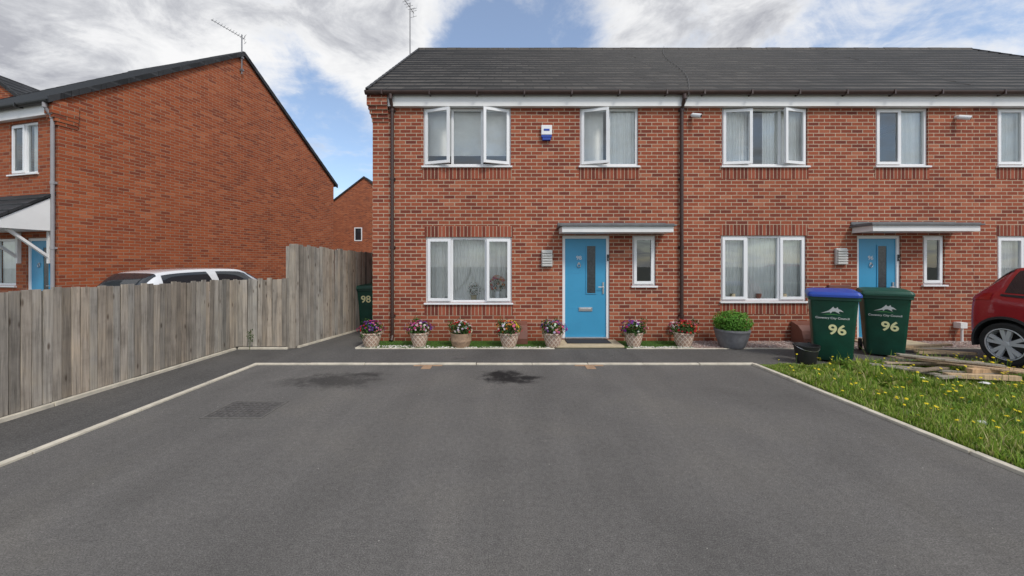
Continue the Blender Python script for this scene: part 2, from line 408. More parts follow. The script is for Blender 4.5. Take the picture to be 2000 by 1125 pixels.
# ------------------------------------------------------------------ houses
ZE, TAN, OV = 5.21, .77, .18
def house(E, W, D, ops, brick, soldier, tile, gl=True, gr=True, fascia_x0=0., dp=None, dpmat=None, verge=(True, True), gutmat=None):
    b = MB(); H = 5.12
    xs = sorted({0, W} | {v for o in ops for v in o[:2]}); zs = sorted({-.15, H} | {v for o in ops for v in o[2:4]})
    for i in range(len(xs) - 1):
        for j in range(len(zs) - 1):
            x, z = (xs[i] + xs[i + 1]) / 2, (zs[j] + zs[j + 1]) / 2
            if any(o[0] < x < o[1] and o[2] < z < o[3] for o in ops): continue
            b.face([(xs[i], 0, zs[j]), (xs[i + 1], 0, zs[j]), (xs[i + 1], 0, zs[j + 1]), (xs[i], 0, zs[j + 1])])
    for (x0, x1, z0, z1, st, sb) in ops:
        d = .12
        b.face([(x0, 0, z0), (x0, d, z0), (x0, d, z1), (x0, 0, z1)]); b.face([(x1, d, z0), (x1, 0, z0), (x1, 0, z1), (x1, d, z1)])
        b.face([(x0, 0, z1), (x0, d, z1), (x1, d, z1), (x1, 0, z1)]); b.face([(x0, 0, z0), (x1, 0, z0), (x1, d, z0), (x0, d, z0)])
        if st: b.box(x0 - .02, x1 + .02, -.004, .03, z1 + .001, z1 + .226, 1, swap=True, uo=(z1 - .004, 0))
        if sb: b.box(x0 - .02, x1 + .02, -.004, .03, z0 - .262, z0 - .037, 1, swap=True, uo=(z0 - .267, 0))
    zr = ZE + TAN * D / 2 - .06; ze = ZE - .06
    for on, x in ((gl, 0), (gr, W)):
        if on: b.face([(x, 0, -.15), (x, D, -.15), (x, D, ze), (x, D / 2, zr), (x, 0, ze)])
    b.face([(0, D, -.15), (W, D, -.15), (W, D, ze), (0, D, ze)])
    b.build('wall', [brick, soldier, M_room], E, merge=True)
    if ops:
        b = MB(); b.box(.1, W - .1, 3.2, 3.3, .0, 5.); b.box(.3, W - .3, .45, 3.199, 2.45, 2.7); b.box(.3, W - .3, .45, 3.199, .02, .08); b.box(.3, W - .3, .45, 3.199, 4.95, 5.)
        b.build('interior', M_room, E)
    r = MB(); vx0 = -.07 if verge[0] else 0; vx1 = W + .07 if verge[1] else W
    sl = math.hypot(1, TAN); L = (D / 2 + OV) * sl; n = round(L / .31); g = L / n
    for side in (0, 1):
        def P(x, s, lift=0.):
            y = -OV + s / sl; z = ZE + TAN * y + lift
            return (x, y, z) if side == 0 else (x, D - y, z)
        for i in range(n):
            s0, s1 = i * g, (i + 1) * g; v0 = i * .31
            segs = max(1, int(W / .66)); jl = [R.uniform(-.007, .007) for _ in range(segs + 1)]
            for k in range(segs):
                xa, xb = vx0 + (vx1 - vx0) * k / segs, vx0 + (vx1 - vx0) * (k + 1) / segs
                q = [P(xa, s0, .040 + jl[k]), P(xb, s0, .040 + jl[k + 1]), P(xb, s1, .004), P(xa, s1, .004)]
                r.face(q, 0, [(xa, v0 + .01), (xb, v0 + .01), (xb, v0 + .30), (xa, v0 + .30)])
                q = [P(xa, s0, -.005), P(xb, s0, -.005), P(xb, s0, .040 + jl[k + 1]), P(xa, s0, .040 + jl[k])]
                r.face(q, 1)
        for on, xv, sg in ((verge[0], vx0, 1), (verge[1], vx1, -1)):
            if not on: continue
            m = int(L / .31)
            for i in range(m + 1):
                a, c = i * L / (m + 1), (i + 1) * L / (m + 1) - .006
                x0, x1 = (xv - .012, xv + .05) if sg == 1 else (xv - .05, xv + .012)
                A = [P(x0, a, -.085), P(x1, a, -.085), P(x1, c, -.085), P(x0, c, -.085)]; B = [P(x0, a, .055), P(x1, a, .055), P(x1, c, .048), P(x0, c, .048)]
                r.face(A, 2); r.face(B, 2)
                for q in range(4):
                    p = (q + 1) % 4; r.face([A[q], A[p], B[p], B[q]], 2)
        r.face([P(vx0, 0, -.04), P(vx1, 0, -.04), P(vx1, L, -.04), P(vx0, L, -.04)], 1)
    rf = r.build('roof', [tile, M_black, M_tileL if tile is M_tileL else M_black], E)
    rt = MB(); yr = D / 2; zt = ZE + TAN * D / 2; nr = int((vx1 - vx0) / .45)
    for i in range(nr):
        a, c = vx0 + (vx1 - vx0) * i / nr, vx0 + (vx1 - vx0) * (i + 1) / nr - .008; dz = R.uniform(-.006, .006)
        prof = [(yr - .13, zt - .08 + dz), (yr - .05, zt + .035 + dz), (yr, zt + .05 + dz), (yr + .05, zt + .035 + dz), (yr + .13, zt - .08 + dz)]
        for (p, q) in zip(prof, prof[1:]): rt.face([(a, *p), (c, *p), (c, *q), (a, *q)])
        rt.face([(a, *p) for p in prof]); rt.face([(c, *p) for p in prof])
    rt.build('ridge_tiles', tile, rf)
    f = MB(); f.box(fascia_x0, W - .001, -.10, -.001, 4.79, 5.03)
    f.build('fascia', M_fascia, E)
    gm = gutmat or M_brown
    gt = MB(); ns = 8; gx0 = vx0 - (.02 if verge[0] else 0)
    for i in range(ns):
        a, c = math.pi + math.pi * i / ns, math.pi + math.pi * (i + 1) / ns
        A = (-.165 + .058 * math.cos(a), 5.06 + .07 * math.sin(a)); B = (-.165 + .058 * math.cos(c), 5.06 + .07 * math.sin(c))
        gt.face([(gx0, *A), (vx1, *A), (vx1, *B), (gx0, *B)])
    gt.face([(gx0, -.165 + .058 * math.cos(math.pi + math.pi * i / 8), 5.06 + .07 * math.sin(math.pi + math.pi * i / 8)) for i in range(9)])
    x = gx0 + .35
    while x < vx1 - .1:
        gt.box(x - .014, x + .014, -.232, -.10, 4.982, 5.07); x += .95
    gt.build('gutter', gm, E)
    for x in (dp or []):
        p = MB(); r_ = .034
        p.cyl((x, -.165, 5.0), (x, -.165, 4.90), r_ * 1.2); p.cyl((x, -.165, 4.92), (x, -.05, 4.74), r_); p.cyl((x, -.05, 4.76), (x, -.05, .08), r_)
        for z in (4.7, 3.3, 1.9, .5): p.cyl((x, -.05, z), (x, -.05, z + .06), r_ * 1.25); p.box(x - .055, x + .055, -.03, -.001, z + .01, z + .05)
        p.cyl((x, -.05, .12), (x, -.10, .03), r_ * 1.1)
        p.build('downpipe', dpmat or M_brown, E, smooth=True)

FY = 7.6
UZ0, UZ1 = 3.60, 4.80
H1 = empty('brick_house', (-2.78, FY, 0), 0, 'red brick end-terrace house with blue door and open windows', 'house', 'terrace of red brick houses')
x = lambda X: X + 2.78
house(H1, 6.36, 8.4, [(x(-1.74), x(.06), UZ0, UZ1, 0, 1), (x(1.48), x(2.68), UZ0, UZ1, 0, 1), (x(-1.69), x(.08), .79, 2.14, 1, 1), (x(1.12), x(2.09), .05, 2.17, 0, 0), (x(2.56), x(3.04), 1.14, 2.17, 0, 0)],
      M_brick, M_soldier, M_tile, True, False, .34, [x(-2.36), 6.33], verge=(True, False))
cb = MB()
for i, (z0, z1, y, dx) in enumerate(((4.80, 5.10, -.13, .075), (4.725, 4.799, -.10, .055), (4.65, 4.724, -.07, .04), (4.575, 4.649, -.04, .02), (4.50, 4.574, -.02, .01))):
    cb.box(-dx, .335, y, .0, z0, z1); cb.box(-dx, 0, .001, .30, z0, z1)
cb.build('corbel', M_brick, H1)
window(H1, x(-1.74), x(.06), UZ0, UZ1, [(.33, 'L', 16), (.34, 'fix', 0), (.33, 'R', 18)], 'blind', 'white three-pane window with two casements open')
window(H1, x(1.48), x(2.68), UZ0, UZ1, [(.5, 'L', 15), (.5, 'fix', 0)], 'both', 'white two-pane window with one casement open')
window(H1, x(-1.69), x(.08), .79, 2.14, [(.30, 'L', 5), (.40, 'fix', 0), (.30, 'R', 5)], 'tent')
window(H1, x(2.56), x(3.04), 1.14, 2.17, [(1, 'L', 0)], 'none')
door(H1, x(1.12), x(2.09), .05, 2.17, '98')
flat_canopy(H1, x(1.00), x(3.26), 2.20)
H2 = empty('brick_house', (3.58, FY, 0), 0, 'red brick mid-terrace house with blue door and flat canopy', 'house', 'terrace of red brick houses')
x2 = lambda X: X - 3.58
house(H2, 6.0, 8.4, [(x2(4.40), x2(6.16), UZ0, UZ1, 0, 1), (x2(7.56), x2(8.64), UZ0, UZ1, 0, 1), (x2(4.38), x2(6.14), .82, 2.17, 1, 1), (x2(7.18), x2(8.08), .05, 2.17, 0, 0), (x2(8.53), x2(8.98), 1.16, 2.17, 0, 0)],
      M_brick, M_soldier, M_tile, False, False, 0, [], verge=(False, False))
window(H2, x2(4.40), x2(6.16), UZ0, UZ1, [(.35, 'L', 7), (.34, 'fix', 0), (.31, 'R', 13)], 'half', 'white three-pane window with casements ajar')
window(H2, x2(7.56), x2(8.64), UZ0, UZ1, [(.5, 'L', 0), (.5, 'fix', 0)], 'right')
window(H2, x2(4.38), x2(6.14), .82, 2.17, [(.31, 'L', 0), (.38, 'fix', 0), (.31, 'R', 0)], 'net')
window(H2, x2(8.53), x2(8.98), 1.16, 2.17, [(1, 'L', 0)], 'none')
door(H2, x2(7.18), x2(8.08), .05, 2.17, '96')
flat_canopy(H2, x2(7.02), x2(9.2), 2.22)
H3 = empty('brick_house', (9.58, FY, 0), 0, 'red brick end house of the terrace with grey roof', 'house', 'terrace of red brick houses')
x3 = lambda X: X - 9.58
house(H3, 5.1, 8.4, [(x3(10.06), x3(11.8), UZ0, UZ1, 0, 1), (x3(10.06), x3(11.8), .80, 2.16, 1, 1)], M_brick, M_soldier, M_tile, False, True, 0, [], verge=(False, True))
window(H3, x3(10.06), x3(11.8), UZ0, UZ1, [(.33, 'L', 0), (.34, 'fix', 0), (.33, 'R', 0)], 'net')
window(H3, x3(10.06), x3(11.8), .80, 2.16, [(.33, 'L', 0), (.34, 'fix', 0), (.33, 'R', 0)], 'net')

def alarm_box(E, X, Z):
    b = MB(); b.box(X - .11, X + .11, -.07, -.001, Z - .05, Z + .15); o = b.build('alarm_box', M_white, E, bevel=.012)
    c = MB(); c.box(X - .105, X + .105, -.065, -.003, Z - .10, Z - .052); c.box(X - .085, X + .085, -.06, -.003, Z - .155, Z - .10)
    c.build('alarm_lamp', M_bluep, o, bevel=.006)
    d = MB(); d.box(X - .06, X + .06, -.075, -.071, Z + .03, Z + .07); d.build('alarm_label', M_bluep, o)
alarm_box(H1, x(.79), 4.27)
def wall_light(E, X, Z):
    b = MB(); b.box(X - .11, X + .11, -.05, -.001, Z - .17, Z + .17)
    for i in range(6): b.box(X - .10, X + .10, -.085, -.05, Z - .155 + i * .052, Z - .155 + i * .052 + .035)
    b.build('wall_light', M_louvre, E, bevel=.006)
wall_light(H1, x(.80), 1.70); wall_light(H2, x2(6.82), 1.74)
def cctv(E, X, Z):
    b = MB(); b.cyl((X, -.001, Z + .02), (X, -.07, Z), .035); b.cyl((X - .02, -.06, Z), (X + .10, -.17, Z - .06), .045, .045, 12); b.cyl((X + .1, -.17, Z - .06), (X + .105, -.175, Z - .062), .03, mat=1)
    b.build('security_camera', [M_white, M_black], E, smooth=True)
cctv(H2, x2(3.78), 4.62); cctv(H2, x2(9.2), 4.58)
def service_pipe(E, X):
    b = MB(); b.cyl((X, -.09, .0), (X, -.09, .28), .022); b.box(X - .07, X + .07, -.13, -.001, .28, .40); b.build('service_pipe', M_fascia, E, bevel=.006)
service_pipe(H1, x(3.40)); service_pipe(H2, x2(9.22))
def gas_box(E, X, w=.26):
    b = MB(); prof = [(-.34, .0), (-.35, .12), (-.30, .27), (-.2, .36), (-.02, .42)]
    for p, q in zip(prof, prof[1:]): b.face([(X - w / 2, *p), (X + w / 2, *p), (X + w / 2, *q), (X - w / 2, *q)])
    for s in (-1, 1): b.face([(X + s * w / 2, *p) for p in prof] + [(X + s * w / 2, -.02, 0)])
    b.build('meter_box', M_rust, E, merge=True, bevel=.012)
gas_box(H1, x(.27), .24); gas_box(H2, x2(6.0), .40)
mb_ = MB(); mb_.box(x2(6.55), x2(7.0), -.06, -.001, .5, 1.16); mb_.build('meter_box', M_rust, H2, bevel=.01)
cw = MB(); pts = []
for i in range(26):
    t = i / 25; y = 4.2 * (1 - t) - .17 * t; X = x(4.98 - 1.34 * t) - .12 * math.sin(t * 6.28)
    pts.append(Vector((X, y, ZE + TAN * y + .05 + (.05 if t < .03 else 0))))
pts += [Vector((x(3.60), -.24, 4.95)), Vector((x(3.55), -.1, 4.75)), Vector((x(3.66), -.04, 4.66))]
for a, b_ in zip(pts, pts[1:]): cw.cyl(a, b_, .0055, n=5, cap=False)
cw.build('cable', M_cable, H1)
th = MB(); th.box(x(.9), x(2.2), -.62, -.0, .0, .034); th.build('doorstep', M_slab, H1, bevel=.006)
th = MB(); th.box(x2(7.05), x2(8.2), -.62, -.0, .0, .034); th.build('doorstep', M_slab, H2, bevel=.006)
dm = MB(); dm.box(1.16, 2.02, 7.20, 7.56, .036, .05); top(dm.build('door_mat', M_mat, bevel=.004), 'dark doormat lying on the step before the blue door', 'doormat')

# --- left house
rzL = -math.atan2(.239, .971)
HL = empty('brick_house', (-14.53, 9.155, 0), rzL, 'orange brick house with plain gable wall and tiled porch', 'house', 'neighbouring brick houses')
house(HL, 5.0, 8.5, [(3.39, 4.34, 3.59, 4.73, 0, 0), (3.95, 4.85, .05, 2.16, 0, 0), (2.8, 3.60, 1.1, 2.16, 0, 0)], M_brickL, M_soldL, M_tileL, True, True, 0, [4.92], M_greypipe, gutmat=M_black)
window(HL, 3.39, 4.34, 3.59, 4.73, [(.5, 'L', 0), (.5, 'fix', 0)], 'right')
window(HL, 2.8, 3.60, 1.1, 2.16, [(1, 'fix', 0)], 'net')
door(HL, 3.95, 4.85, .05, 2.16, '', False)
cb = MB()
for (z0, z1, y, dx) in ((4.80, 5.10, -.12, .05), (4.725, 4.799, -.09, .04), (4.65, 4.724, -.06, .03), (4.575, 4.649, -.03, .015)):
    cb.box(4.8, 5 + dx, y, .0, z0, z1); cb.box(5, 5 + dx, .001, .30, z0, z1)
cb.build('corbel', M_brickL, HL)
pc = MB(); xa, xb = 2.2, 4.93
for i in range(4):
    y0, y1 = -.82 + i * .205, -.82 + (i + 1) * .205; z0, z1 = 2.50 + i * .155, 2.50 + (i + 1) * .155
    pc.face([(xa, y0, z0 + .03), (xb, y0, z0 + .03), (xb, y1, z1), (xa, y1, z1)], 0, [(xa, i * .31), (xb, i * .31), (xb, i * .31 + .3), (xa, i * .31 + .3)])
    pc.face([(xa, y0, z0 - .02), (xb, y0, z0 - .02), (xb, y0, z0 + .03), (xa, y0, z0 + .03)], 0)
    pc.face([(xb, y0, z0 - .03), (xb, y1, z1 - .03), (xb, y1, z1 + .03), (xb, y0, z0 + .03)], 0)
pch = pc.build('porch_roof', M_tileL, HL)
pw = MB(); x0, x1 = xa + .04, xb - .03
A = [(-.001, 3.05), (-.78, 2.47), (-.78, 2.30), (-.001, 2.30)]
for xx in (x0, x1): pw.face([(xx, *p) for p in A])
for p, q in zip(A, A[1:] + A[:1]): pw.face([(x0, *p), (x1, *p), (x1, *q), (x0, *q)])
pw.build('porch_fascia', M_fascia, pch)
for xx in (x1 - .12, 3.75):
    br = MB(); br.cyl((xx, -.62, 2.29), (xx, -.05, 1.74), .035, n=4); br.box(xx - .035, xx + .035, -.06, -.001, 1.6, 2.29); br.build('porch_bracket', M_fascia, pch)
def plain_house(loc, rz, W, brick, tile, label, gw=None):
    E = empty('brick_house', loc, rz, label, 'house', 'neighbouring brick houses')
    house(E, W, 8.4, [], brick, brick, tile, gutmat=M_black)
    if gw:
        b = MB(); y0, y1, z0, z1 = gw
        b.box(-.03, -.001, y0, y1, z0, z0 + .07); b.box(-.03, -.001, y0, y1, z1 - .07, z1); b.box(-.031, -.001, y0, y0 + .07, z0 + .07, z1 - .07); b.box(-.031, -.001, y1 - .07, y1, z0 + .07, z1 - .07)
        w = b.build('window', M_white, E)
        g = MB(); g.face([(-.012, y0 + .05, z0 + .05), (-.012, y1 - .05, z0 + .05), (-.012, y1 - .05, z1 - .05), (-.012, y0 + .05, z1 - .05)]); g.build('window_pane', M_darkglass, w)
    return E
plain_house((-7.0, 28.8, 0), math.pi / 2, 9, M_brickL, M_tileL, 'distant orange brick house with one small gable window', (4.35, 4.95, 3.45, 4.5))
plain_house((-14.35, 13.2, 0), math.pi / 2, 9, M_brickL, M_tileL, 'brick house with dark tiled roof behind the porch house')
plain_house((17.35, 8.6, 0), 0, 6, M_brick, M_tile, 'brick house with grey roof beyond the terrace end')

# --- antennas
def antenna(loc, pole, b0, b1, n, el, label):
    E = empty('tv_antenna', loc, 0, label, 'antenna', 'roof television antennas')
    p = MB(); p.cyl((0, 0, 0), (0, 0, pole), .018, n=8); p.box(-.05, .05, -.03, .03, .1, .16); p.box(-.05, .05, -.03, .03, .5, .56); p.build('pole', M_steel, E)
    y = MB(); b0 = Vector(b0); b1 = Vector(b1); y.cyl(b0, b1, .009, n=6); d = (b1 - b0).normalized(); s = d.cross(Vector((0, 0, 1))).normalized()
    for i in range(n):
        c = b0.lerp(b1, (i + .5) / n); l = el * (1.15 - .35 * i / n); y.cyl(c - s * l / 2 + Vector((0, 0, .02)), c + s * l / 2 + Vector((0, 0, .02)), .005, n=5)
    c = b0.lerp(b1, .06)
    for a in (-1, 1): y.cyl(c, c - d * .06 + Vector((0, 0, a * .13)), .005, n=5); y.cyl(c - d * .05 + Vector((0, 0, a * .12)) - s * el * .5, c - d * .05 + Vector((0, 0, a * .12)) + s * el * .5, .005, n=5)
    y.build('aerial', M_steel, E)
antenna((-2.90, 10.96, 7.2), 2.12, (.05, .25, 2.0), (-.32, -.75, 2.22), 12, .22, 'thin television antenna on a pole at the gable')
antenna((-8.62, 11.98, 7.75), 1.28, (.03, .12, 1.20), (-.50, -.62, 1.36), 12, .19, 'television antenna on a pole at the gable peak')

# ------------------------------------------------------------------ ground
def sheet(name, rects, z, mat):
    b = MB()
    for (a, c, e, f) in rects: b.face([(a, e, z), (c, e, z), (c, f, z), (a, f, z)])
    return struct(b.build(name, mat))
sheet('ground', [(-300, 300, -300, 300)], -.012, M_ground)
sheet('driveway', [(-3.92, 3.81, -12, 5.78), (7.45, 13, -12, 5.78)], 0, M_drive)
sheet('path', [(-5.02, -3.99, -12, 6.90), (-3.99, 15, 5.85, 6.90), (-4.6, -2.79, 6.90, 16), (-14.5, -5.3, 1, 7.2)], -.004, M_path)
sheet('lawn', [(3.88, 7.45, -12, 5.85)], -.006, M_soil)
sheet('turf_strip', [(-2.75, .88, 6.95, 7.6), (2.2, 3.52, 6.95, 7.6)], .006, M_turf)
sheet('gravel_bed', [(3.52, 7.04, 6.95, 7.6), (8.22, 14.6, 6.95, 7.6)], .004, M_grav)
kb = MB()
def kerb_run(p0, p1, w, h, seg=.915):
    p0 = Vector((*p0, 0)); p1 = Vector((*p1, 0)); L = (p1 - p0).length; n = max(1, round(L / seg)); d = (p1 - p0).normalized(); ang = math.atan2(d.y, d.x)
    for i in range(n):
        a = p0 + d * (L * i / n)
        M = Matrix.Translation(a + Vector((R.uniform(-.004, .004), R.uniform(-.004, .004), R.uniform(-.004, .002)))) @ Matrix.Rotation(ang + R.uniform(-.004, .004), 4, 'Z')
        kb.box(0, L / n - .008, -w / 2, w / 2, -.1, h, 0, M=M)
kerb_run((-3.955, -6), (-3.955, 5.778), .066, .02); kerb_run((3.845, -6), (3.845, 5.778), .066, .03)
kerb_run((-3.99, 5.815), (3.88, 5.815), .07, .022); kerb_run((-5.05, -6), (-5.05, 6.86), .05, .035)
kerb_run((-5.02, 6.90), (-4.1, 6.90), .05, .03); kerb_run((-2.85, 6.925), (.88, 6.925), .05, .010); kerb_run((2.22, 6.925), (14.5, 6.925), .05, .010)
kerb_run((-2.85, 6.95), (-2.85, 7.5), .05, .012); kerb_run((-3.98, 7.0), (-3.06, 11.3), .05, .03)
struct(kb.build('kerb', M_kerb, bevel=.006))
pv = MB()
for X in (-1.24, 1.26):
    for i in (-1, 0, 1): pv.box(X + i * .15 - .07, X + i * .15 + .07, 5.72, 5.776, -.05, .006)
    pv.box(X - .07, X + .07, 5.56, 5.715, -.05, .006)
struct(pv.build('bay_marker', M_cbrick))
dc = MB(); dc.box(-3.14, -2.51, 3.76, 3.785, -.05, .005, 1); dc.box(-3.14, -2.51, 4.215, 4.24, -.05, .005, 1); dc.box(-3.14, -3.115, 3.786, 4.214, -.05, .005, 1); dc.box(-2.535, -2.51, 3.786, 4.214, -.05, .005, 1)
dc.box(-3.105, -2.545, 3.795, 4.205, -.05, .003)
for i in range(10):
    for j in range(7): dc.box(-3.09 + i * .054, -3.09 + i * .054 + .036, 3.81 + j * .056, 3.81 + j * .056 + .036, .003, .008)
top(dc.build('drain_cover', [M_iron, M_ironf]), 'rectangular iron inspection cover set in the tarmac', 'manhole cover')
dc = MB(); dc.box(-.94, -.72, 6.15, 6.32, -.05, .002); dc.box(-.915, -.745, 6.17, 6.30, .002, .006)
top(dc.build('drain_cover', M_iron), 'small iron stopcock cover set in the path', 'manhole cover')

# ------------------------------------------------------------------ fences
def fence(name, pts, heights, label, bw=.09):
    E = empty(name, (pts[0][0], pts[0][1], 0), 0, label, 'fence'); o = Vector((pts[0][0], pts[0][1], 0))
    b = MB()
    for (p, q), (h0, h1) in zip(zip(pts, pts[1:]), heights):
        P = Vector((*p, 0)) - o; Q = Vector((*q, 0)) - o; L = (Q - P).length; d = (Q - P).normalized(); ang = math.atan2(d.y, d.x)
        n = int(L / bw); RZ = Matrix.Rotation(ang, 4, 'Z')
        for i in range(n):
            w = L / n; t = i / n; h = h0 + (h1 - h0) * t + R.uniform(-.022, .018)
            M = Matrix.Translation(P + d * (i * w)) @ RZ @ Matrix.Rotation(R.uniform(-.007, .007), 4, 'Y') @ Matrix.Rotation(R.uniform(.03, .09), 4, 'Z')
            v = R.choice((R.uniform(.62, .85), R.uniform(.85, 1.2), R.uniform(.9, 1.1))); wm = R.uniform(-.05, .06); col = (v * (1 + wm), v, v * (1 - wm))
            jy = R.uniform(-.005, .005); gp = R.uniform(.005, .010); b.box(.0015, w - gp, -.011 + jy, .007 + jy, .035, h, 0, col, uo=(R.uniform(0, 50), R.uniform(0, 50)), M=M)
            b.box(w - .025, w + .02, .016, .024, .04, h - .02, 0, (.16, .14, .13), M=Matrix.Translation(P + d * (i * w)) @ RZ)  # near-black strip behind each gap, shade between boards put into its colour
        for k_, z in enumerate((.3, h0 * .5, h0 - .15)):
            rl = MB(); rl.box(0, L, .026, .075, z, z + .08, M=Matrix.Translation(P) @ RZ); rl.build('rail', M_wood, E)
        m = max(1, round(L / 1.8))
        for i in range(m + 1):
            ps = MB(); ps.box(-.05, .05, .076, .17, -.1, h0 + (h1 - h0) * i / m - .03, M=Matrix.Translation(P + d * (L * i / m)) @ RZ); ps.build('post', M_wood, E)
    b.build('fence_boards', M_wood, E)
    return E
fence('wooden_fence', [(-5.10, .5), (-5.10, 6.96)], [(1.30, 1.30)], 'low weathered grey wooden board fence beside the path')
fence('wooden_fence', [(-5.16, 6.95), (-4.06, 6.95)], [(1.30, 1.31)], 'short return of low weathered board fence')
FT = fence('wooden_fence', [(-4.0, 6.97), (-2.95, 11.8)], [(1.95, 1.80)], 'tall weathered grey wooden board fence along the side passage')
ps = MB(); ps.box(-.10, .0, -.04, .07, 0, 1.96, 0, (.95, .93, .9)); ps.build('corner_post', M_wood, FT, bevel=.006)

# ------------------------------------------------------------------ bins
M_emg = simple('emblem_green', (.12, .40, .12), .5, .05, 9)
def bin_(loc, rz, num, lidmat, label, sc=1., nx=.04, nz=.50, ns=.205):
    E = empty('wheelie_bin', loc, rz, label, 'bin', 'green council wheelie bins'); E.scale = (sc, sc, sc)
    b = MB(); st = [(.03, .21, .20, -.26), (.10, .225, .215, -.27), (.55, .25, .26, -.31), (.94, .275, .31, -.35), (.95, .30, .335, -.37), (1.0, .30, .335, -.37)]
    rings = []
    for (z, hw, fy, by) in st:
        r = .045; ring = []
        y0, y1 = -fy, -by
        for (cx, cy, a0) in ((hw - r, y0 + r, -90), (hw - r, y1 - r, 0), (-hw + r, y1 - r, 90), (-hw + r, y0 + r, 180)):
            for k in range(4):
                a = math.radians(a0 + 30 * k); ring.append((cx + r * math.cos(a), cy + r * math.sin(a), z))
        rings.append(ring)
    for A, B in zip(rings, rings[1:]):
        n = len(A)
        for i in range(n): j = (i + 1) % n; b.face([A[i], A[j], B[j], B[i]])
    b.face(rings[0][::-1])
    for sx in (-.12, .12): b.box(sx - .012, sx + .012, .262, .30, .1, .5)
    b.build('bin_body', M_green, E, smooth=True)
    l = MB(); zz = [(1.002, 1.0), (1.035, 1.0), (1.07, .93), (1.085, .7), (1.09, .3)]
    R2 = []
    for z, s in zz:
        R2.append([(p[0] * s * 1.035, .02 + (p[1] - .02) * s * 1.05, z + (p[1] + .3) * .03) for p in rings[-1]])
    for A, B in zip(R2, R2[1:]):
        n = len(A)
        for i in range(n): j = (i + 1) % n; l.face([A[i], A[j], B[j], B[i]])
    l.face(R2[-1]); l.face(R2[0][::-1])
    l.box(-.26, .26, -.385, -.345, 1.0, 1.03); l.cyl((-.24, .43, 1.03), (.24, .43, 1.03), .018); l.cyl((-.24, .43, 1.03), (-.24, .34, 1.03), .018); l.cyl((.24, .43, 1.03), (.24, .34, 1.03), .018)
    l.build('lid', lidmat, E, smooth=True)
    for sx in (-1, 1):
        w = MB(); w.lathe([(0, -.025), (.07, -.025), (.1, -.02), (.1, .02), (.07, .025), (0, .025)], (0, 0, 0), 20, axis='x'); w.build('wheel', M_rubber, E, smooth=True, loc=(sx * .255, .27, .1))
    tilt = math.atan((.31 - .215) / .84); rx = math.pi / 2 + tilt * .95
    def fyz(z): return -(.215 + (z - .10) * (.31 - .215) / .84) - .004
    text('bin_number', num, ns, (nx, fyz(nz) - .002, nz), (rx, 0, 0), M_sign, E, off=.005)
    if num == '96':
        g = MB(); k = .95; zb = .75; ox = -.02
        out = [(-.14, .0), (-.09, .022), (-.045, .045), (-.01, .082), (.012, .112), (.022, .088), (.045, .085), (.062, .108), (.072, .078), (.105, .062), (.135, .030), (.095, .040), (.075, .030), (.09, -.002), (.06, .018), (.03, .034), (.0, .030), (-.02, .0), (-.03, .022), (-.07, .012)]
        g.face([(px * k + ox, fyz(zb + pz * k) - .004, zb + pz * k) for px, pz in out])
        lo = [(-.12, -.022), (-.05, -.008), (.02, -.006), (.12, -.026), (.02, -.016), (-.05, -.018)]
        g.face([(px * k + ox, fyz(zb + pz * k) - .004, zb + pz * k) for px, pz in lo], 1)
        g.build('emblem', [M_fascia, M_emg], E)
        text('bin_lettering', 'Coventry City Council', .042, (ox, fyz(.68) - .003, .68), (rx, 0, 0), M_fascia, E, off=.0006)
    return E
bin_((5.34, 6.10, 0), -math.radians(36), '96', M_bluep, 'green wheelie bin with blue lid numbered 96', 1.06)
bin_((6.56, 6.46, 0), -math.radians(38), '96', M_green, 'green wheelie bin with green lid numbered 96', 1.05)
bin_((-3.38, 9.15, 0), math.radians(8), '98', M_green, 'green wheelie bin numbered 98 in the side passage', 1., -.06, .74, .23)

bk = empty('bucket', (4.76, 5.90, 0), 0, 'black plastic bucket standing beside the bins', 'bucket')
b = MB(); b.lathe([(0, .01), (.125, .01), (.13, .03), (.165, .27), (.178, .275), (.178, .295), (.165, .295), (.16, .27), (.12, .03)], n=28); b.build('bucket_body', M_black, bk, smooth=True)
b = MB()
for i in range(14):
    a, c = math.pi * i / 14, math.pi * (i + 1) / 14; b.cyl((.175 * math.cos(a), -.17 * math.sin(a) * .9, .285 - .07 * math.sin(a)), (.175 * math.cos(c), -.17 * math.sin(c) * .9, .285 - .07 * math.sin(c)), .005, n=5)
b.build('handle', M_metal, bk)

# ------------------------------------------------------------------ potted flowers
def pot_mat(name, c1, c2):
    m, nt, b = newmat(name); co = objco(nt); s = sep(nt, co)
    a = mth(nt, 'ARCTAN2', s[1], s[0]); aa = mth(nt, 'MULTIPLY', a, 6 / math.pi)
    zz = mth(nt, 'MULTIPLY', s[2], 10.)
    def tri(v): return mth(nt, 'ABSOLUTE', mth(nt, 'SUBTRACT', mth(nt, 'FRACT', v), .5))
    d = mth(nt, 'MINIMUM', tri(mth(nt, 'ADD', aa, zz)), tri(mth(nt, 'SUBTRACT', aa, zz)))
    k = smooth(nt, d, .09, .16)
    c = mixc(nt, k, c1, c2); c = mixc(nt, .4, c, ramp(nt, noise(nt, co, 20, 4), [(.3, .6), (.7, 1.2)]), 'MULTIPLY')
    nt.links.new(c, b.inputs['Base Color']); b.inputs['Roughness'].default_value = .8
    bump(nt, b, mth(nt, 'SUBTRACT', 1., k), .6, .01); return m
M_pot = pot_mat('lattice_pot', (.72, .60, .48), (.44, .29, .22))
M_barrel = simple('wood_barrel_pot', (.34, .23, .15), .8, .3, 20, .4)
M_greypot = simple('grey_stone_pot', (.17, .17, .18), .7, .2, 12, .3)
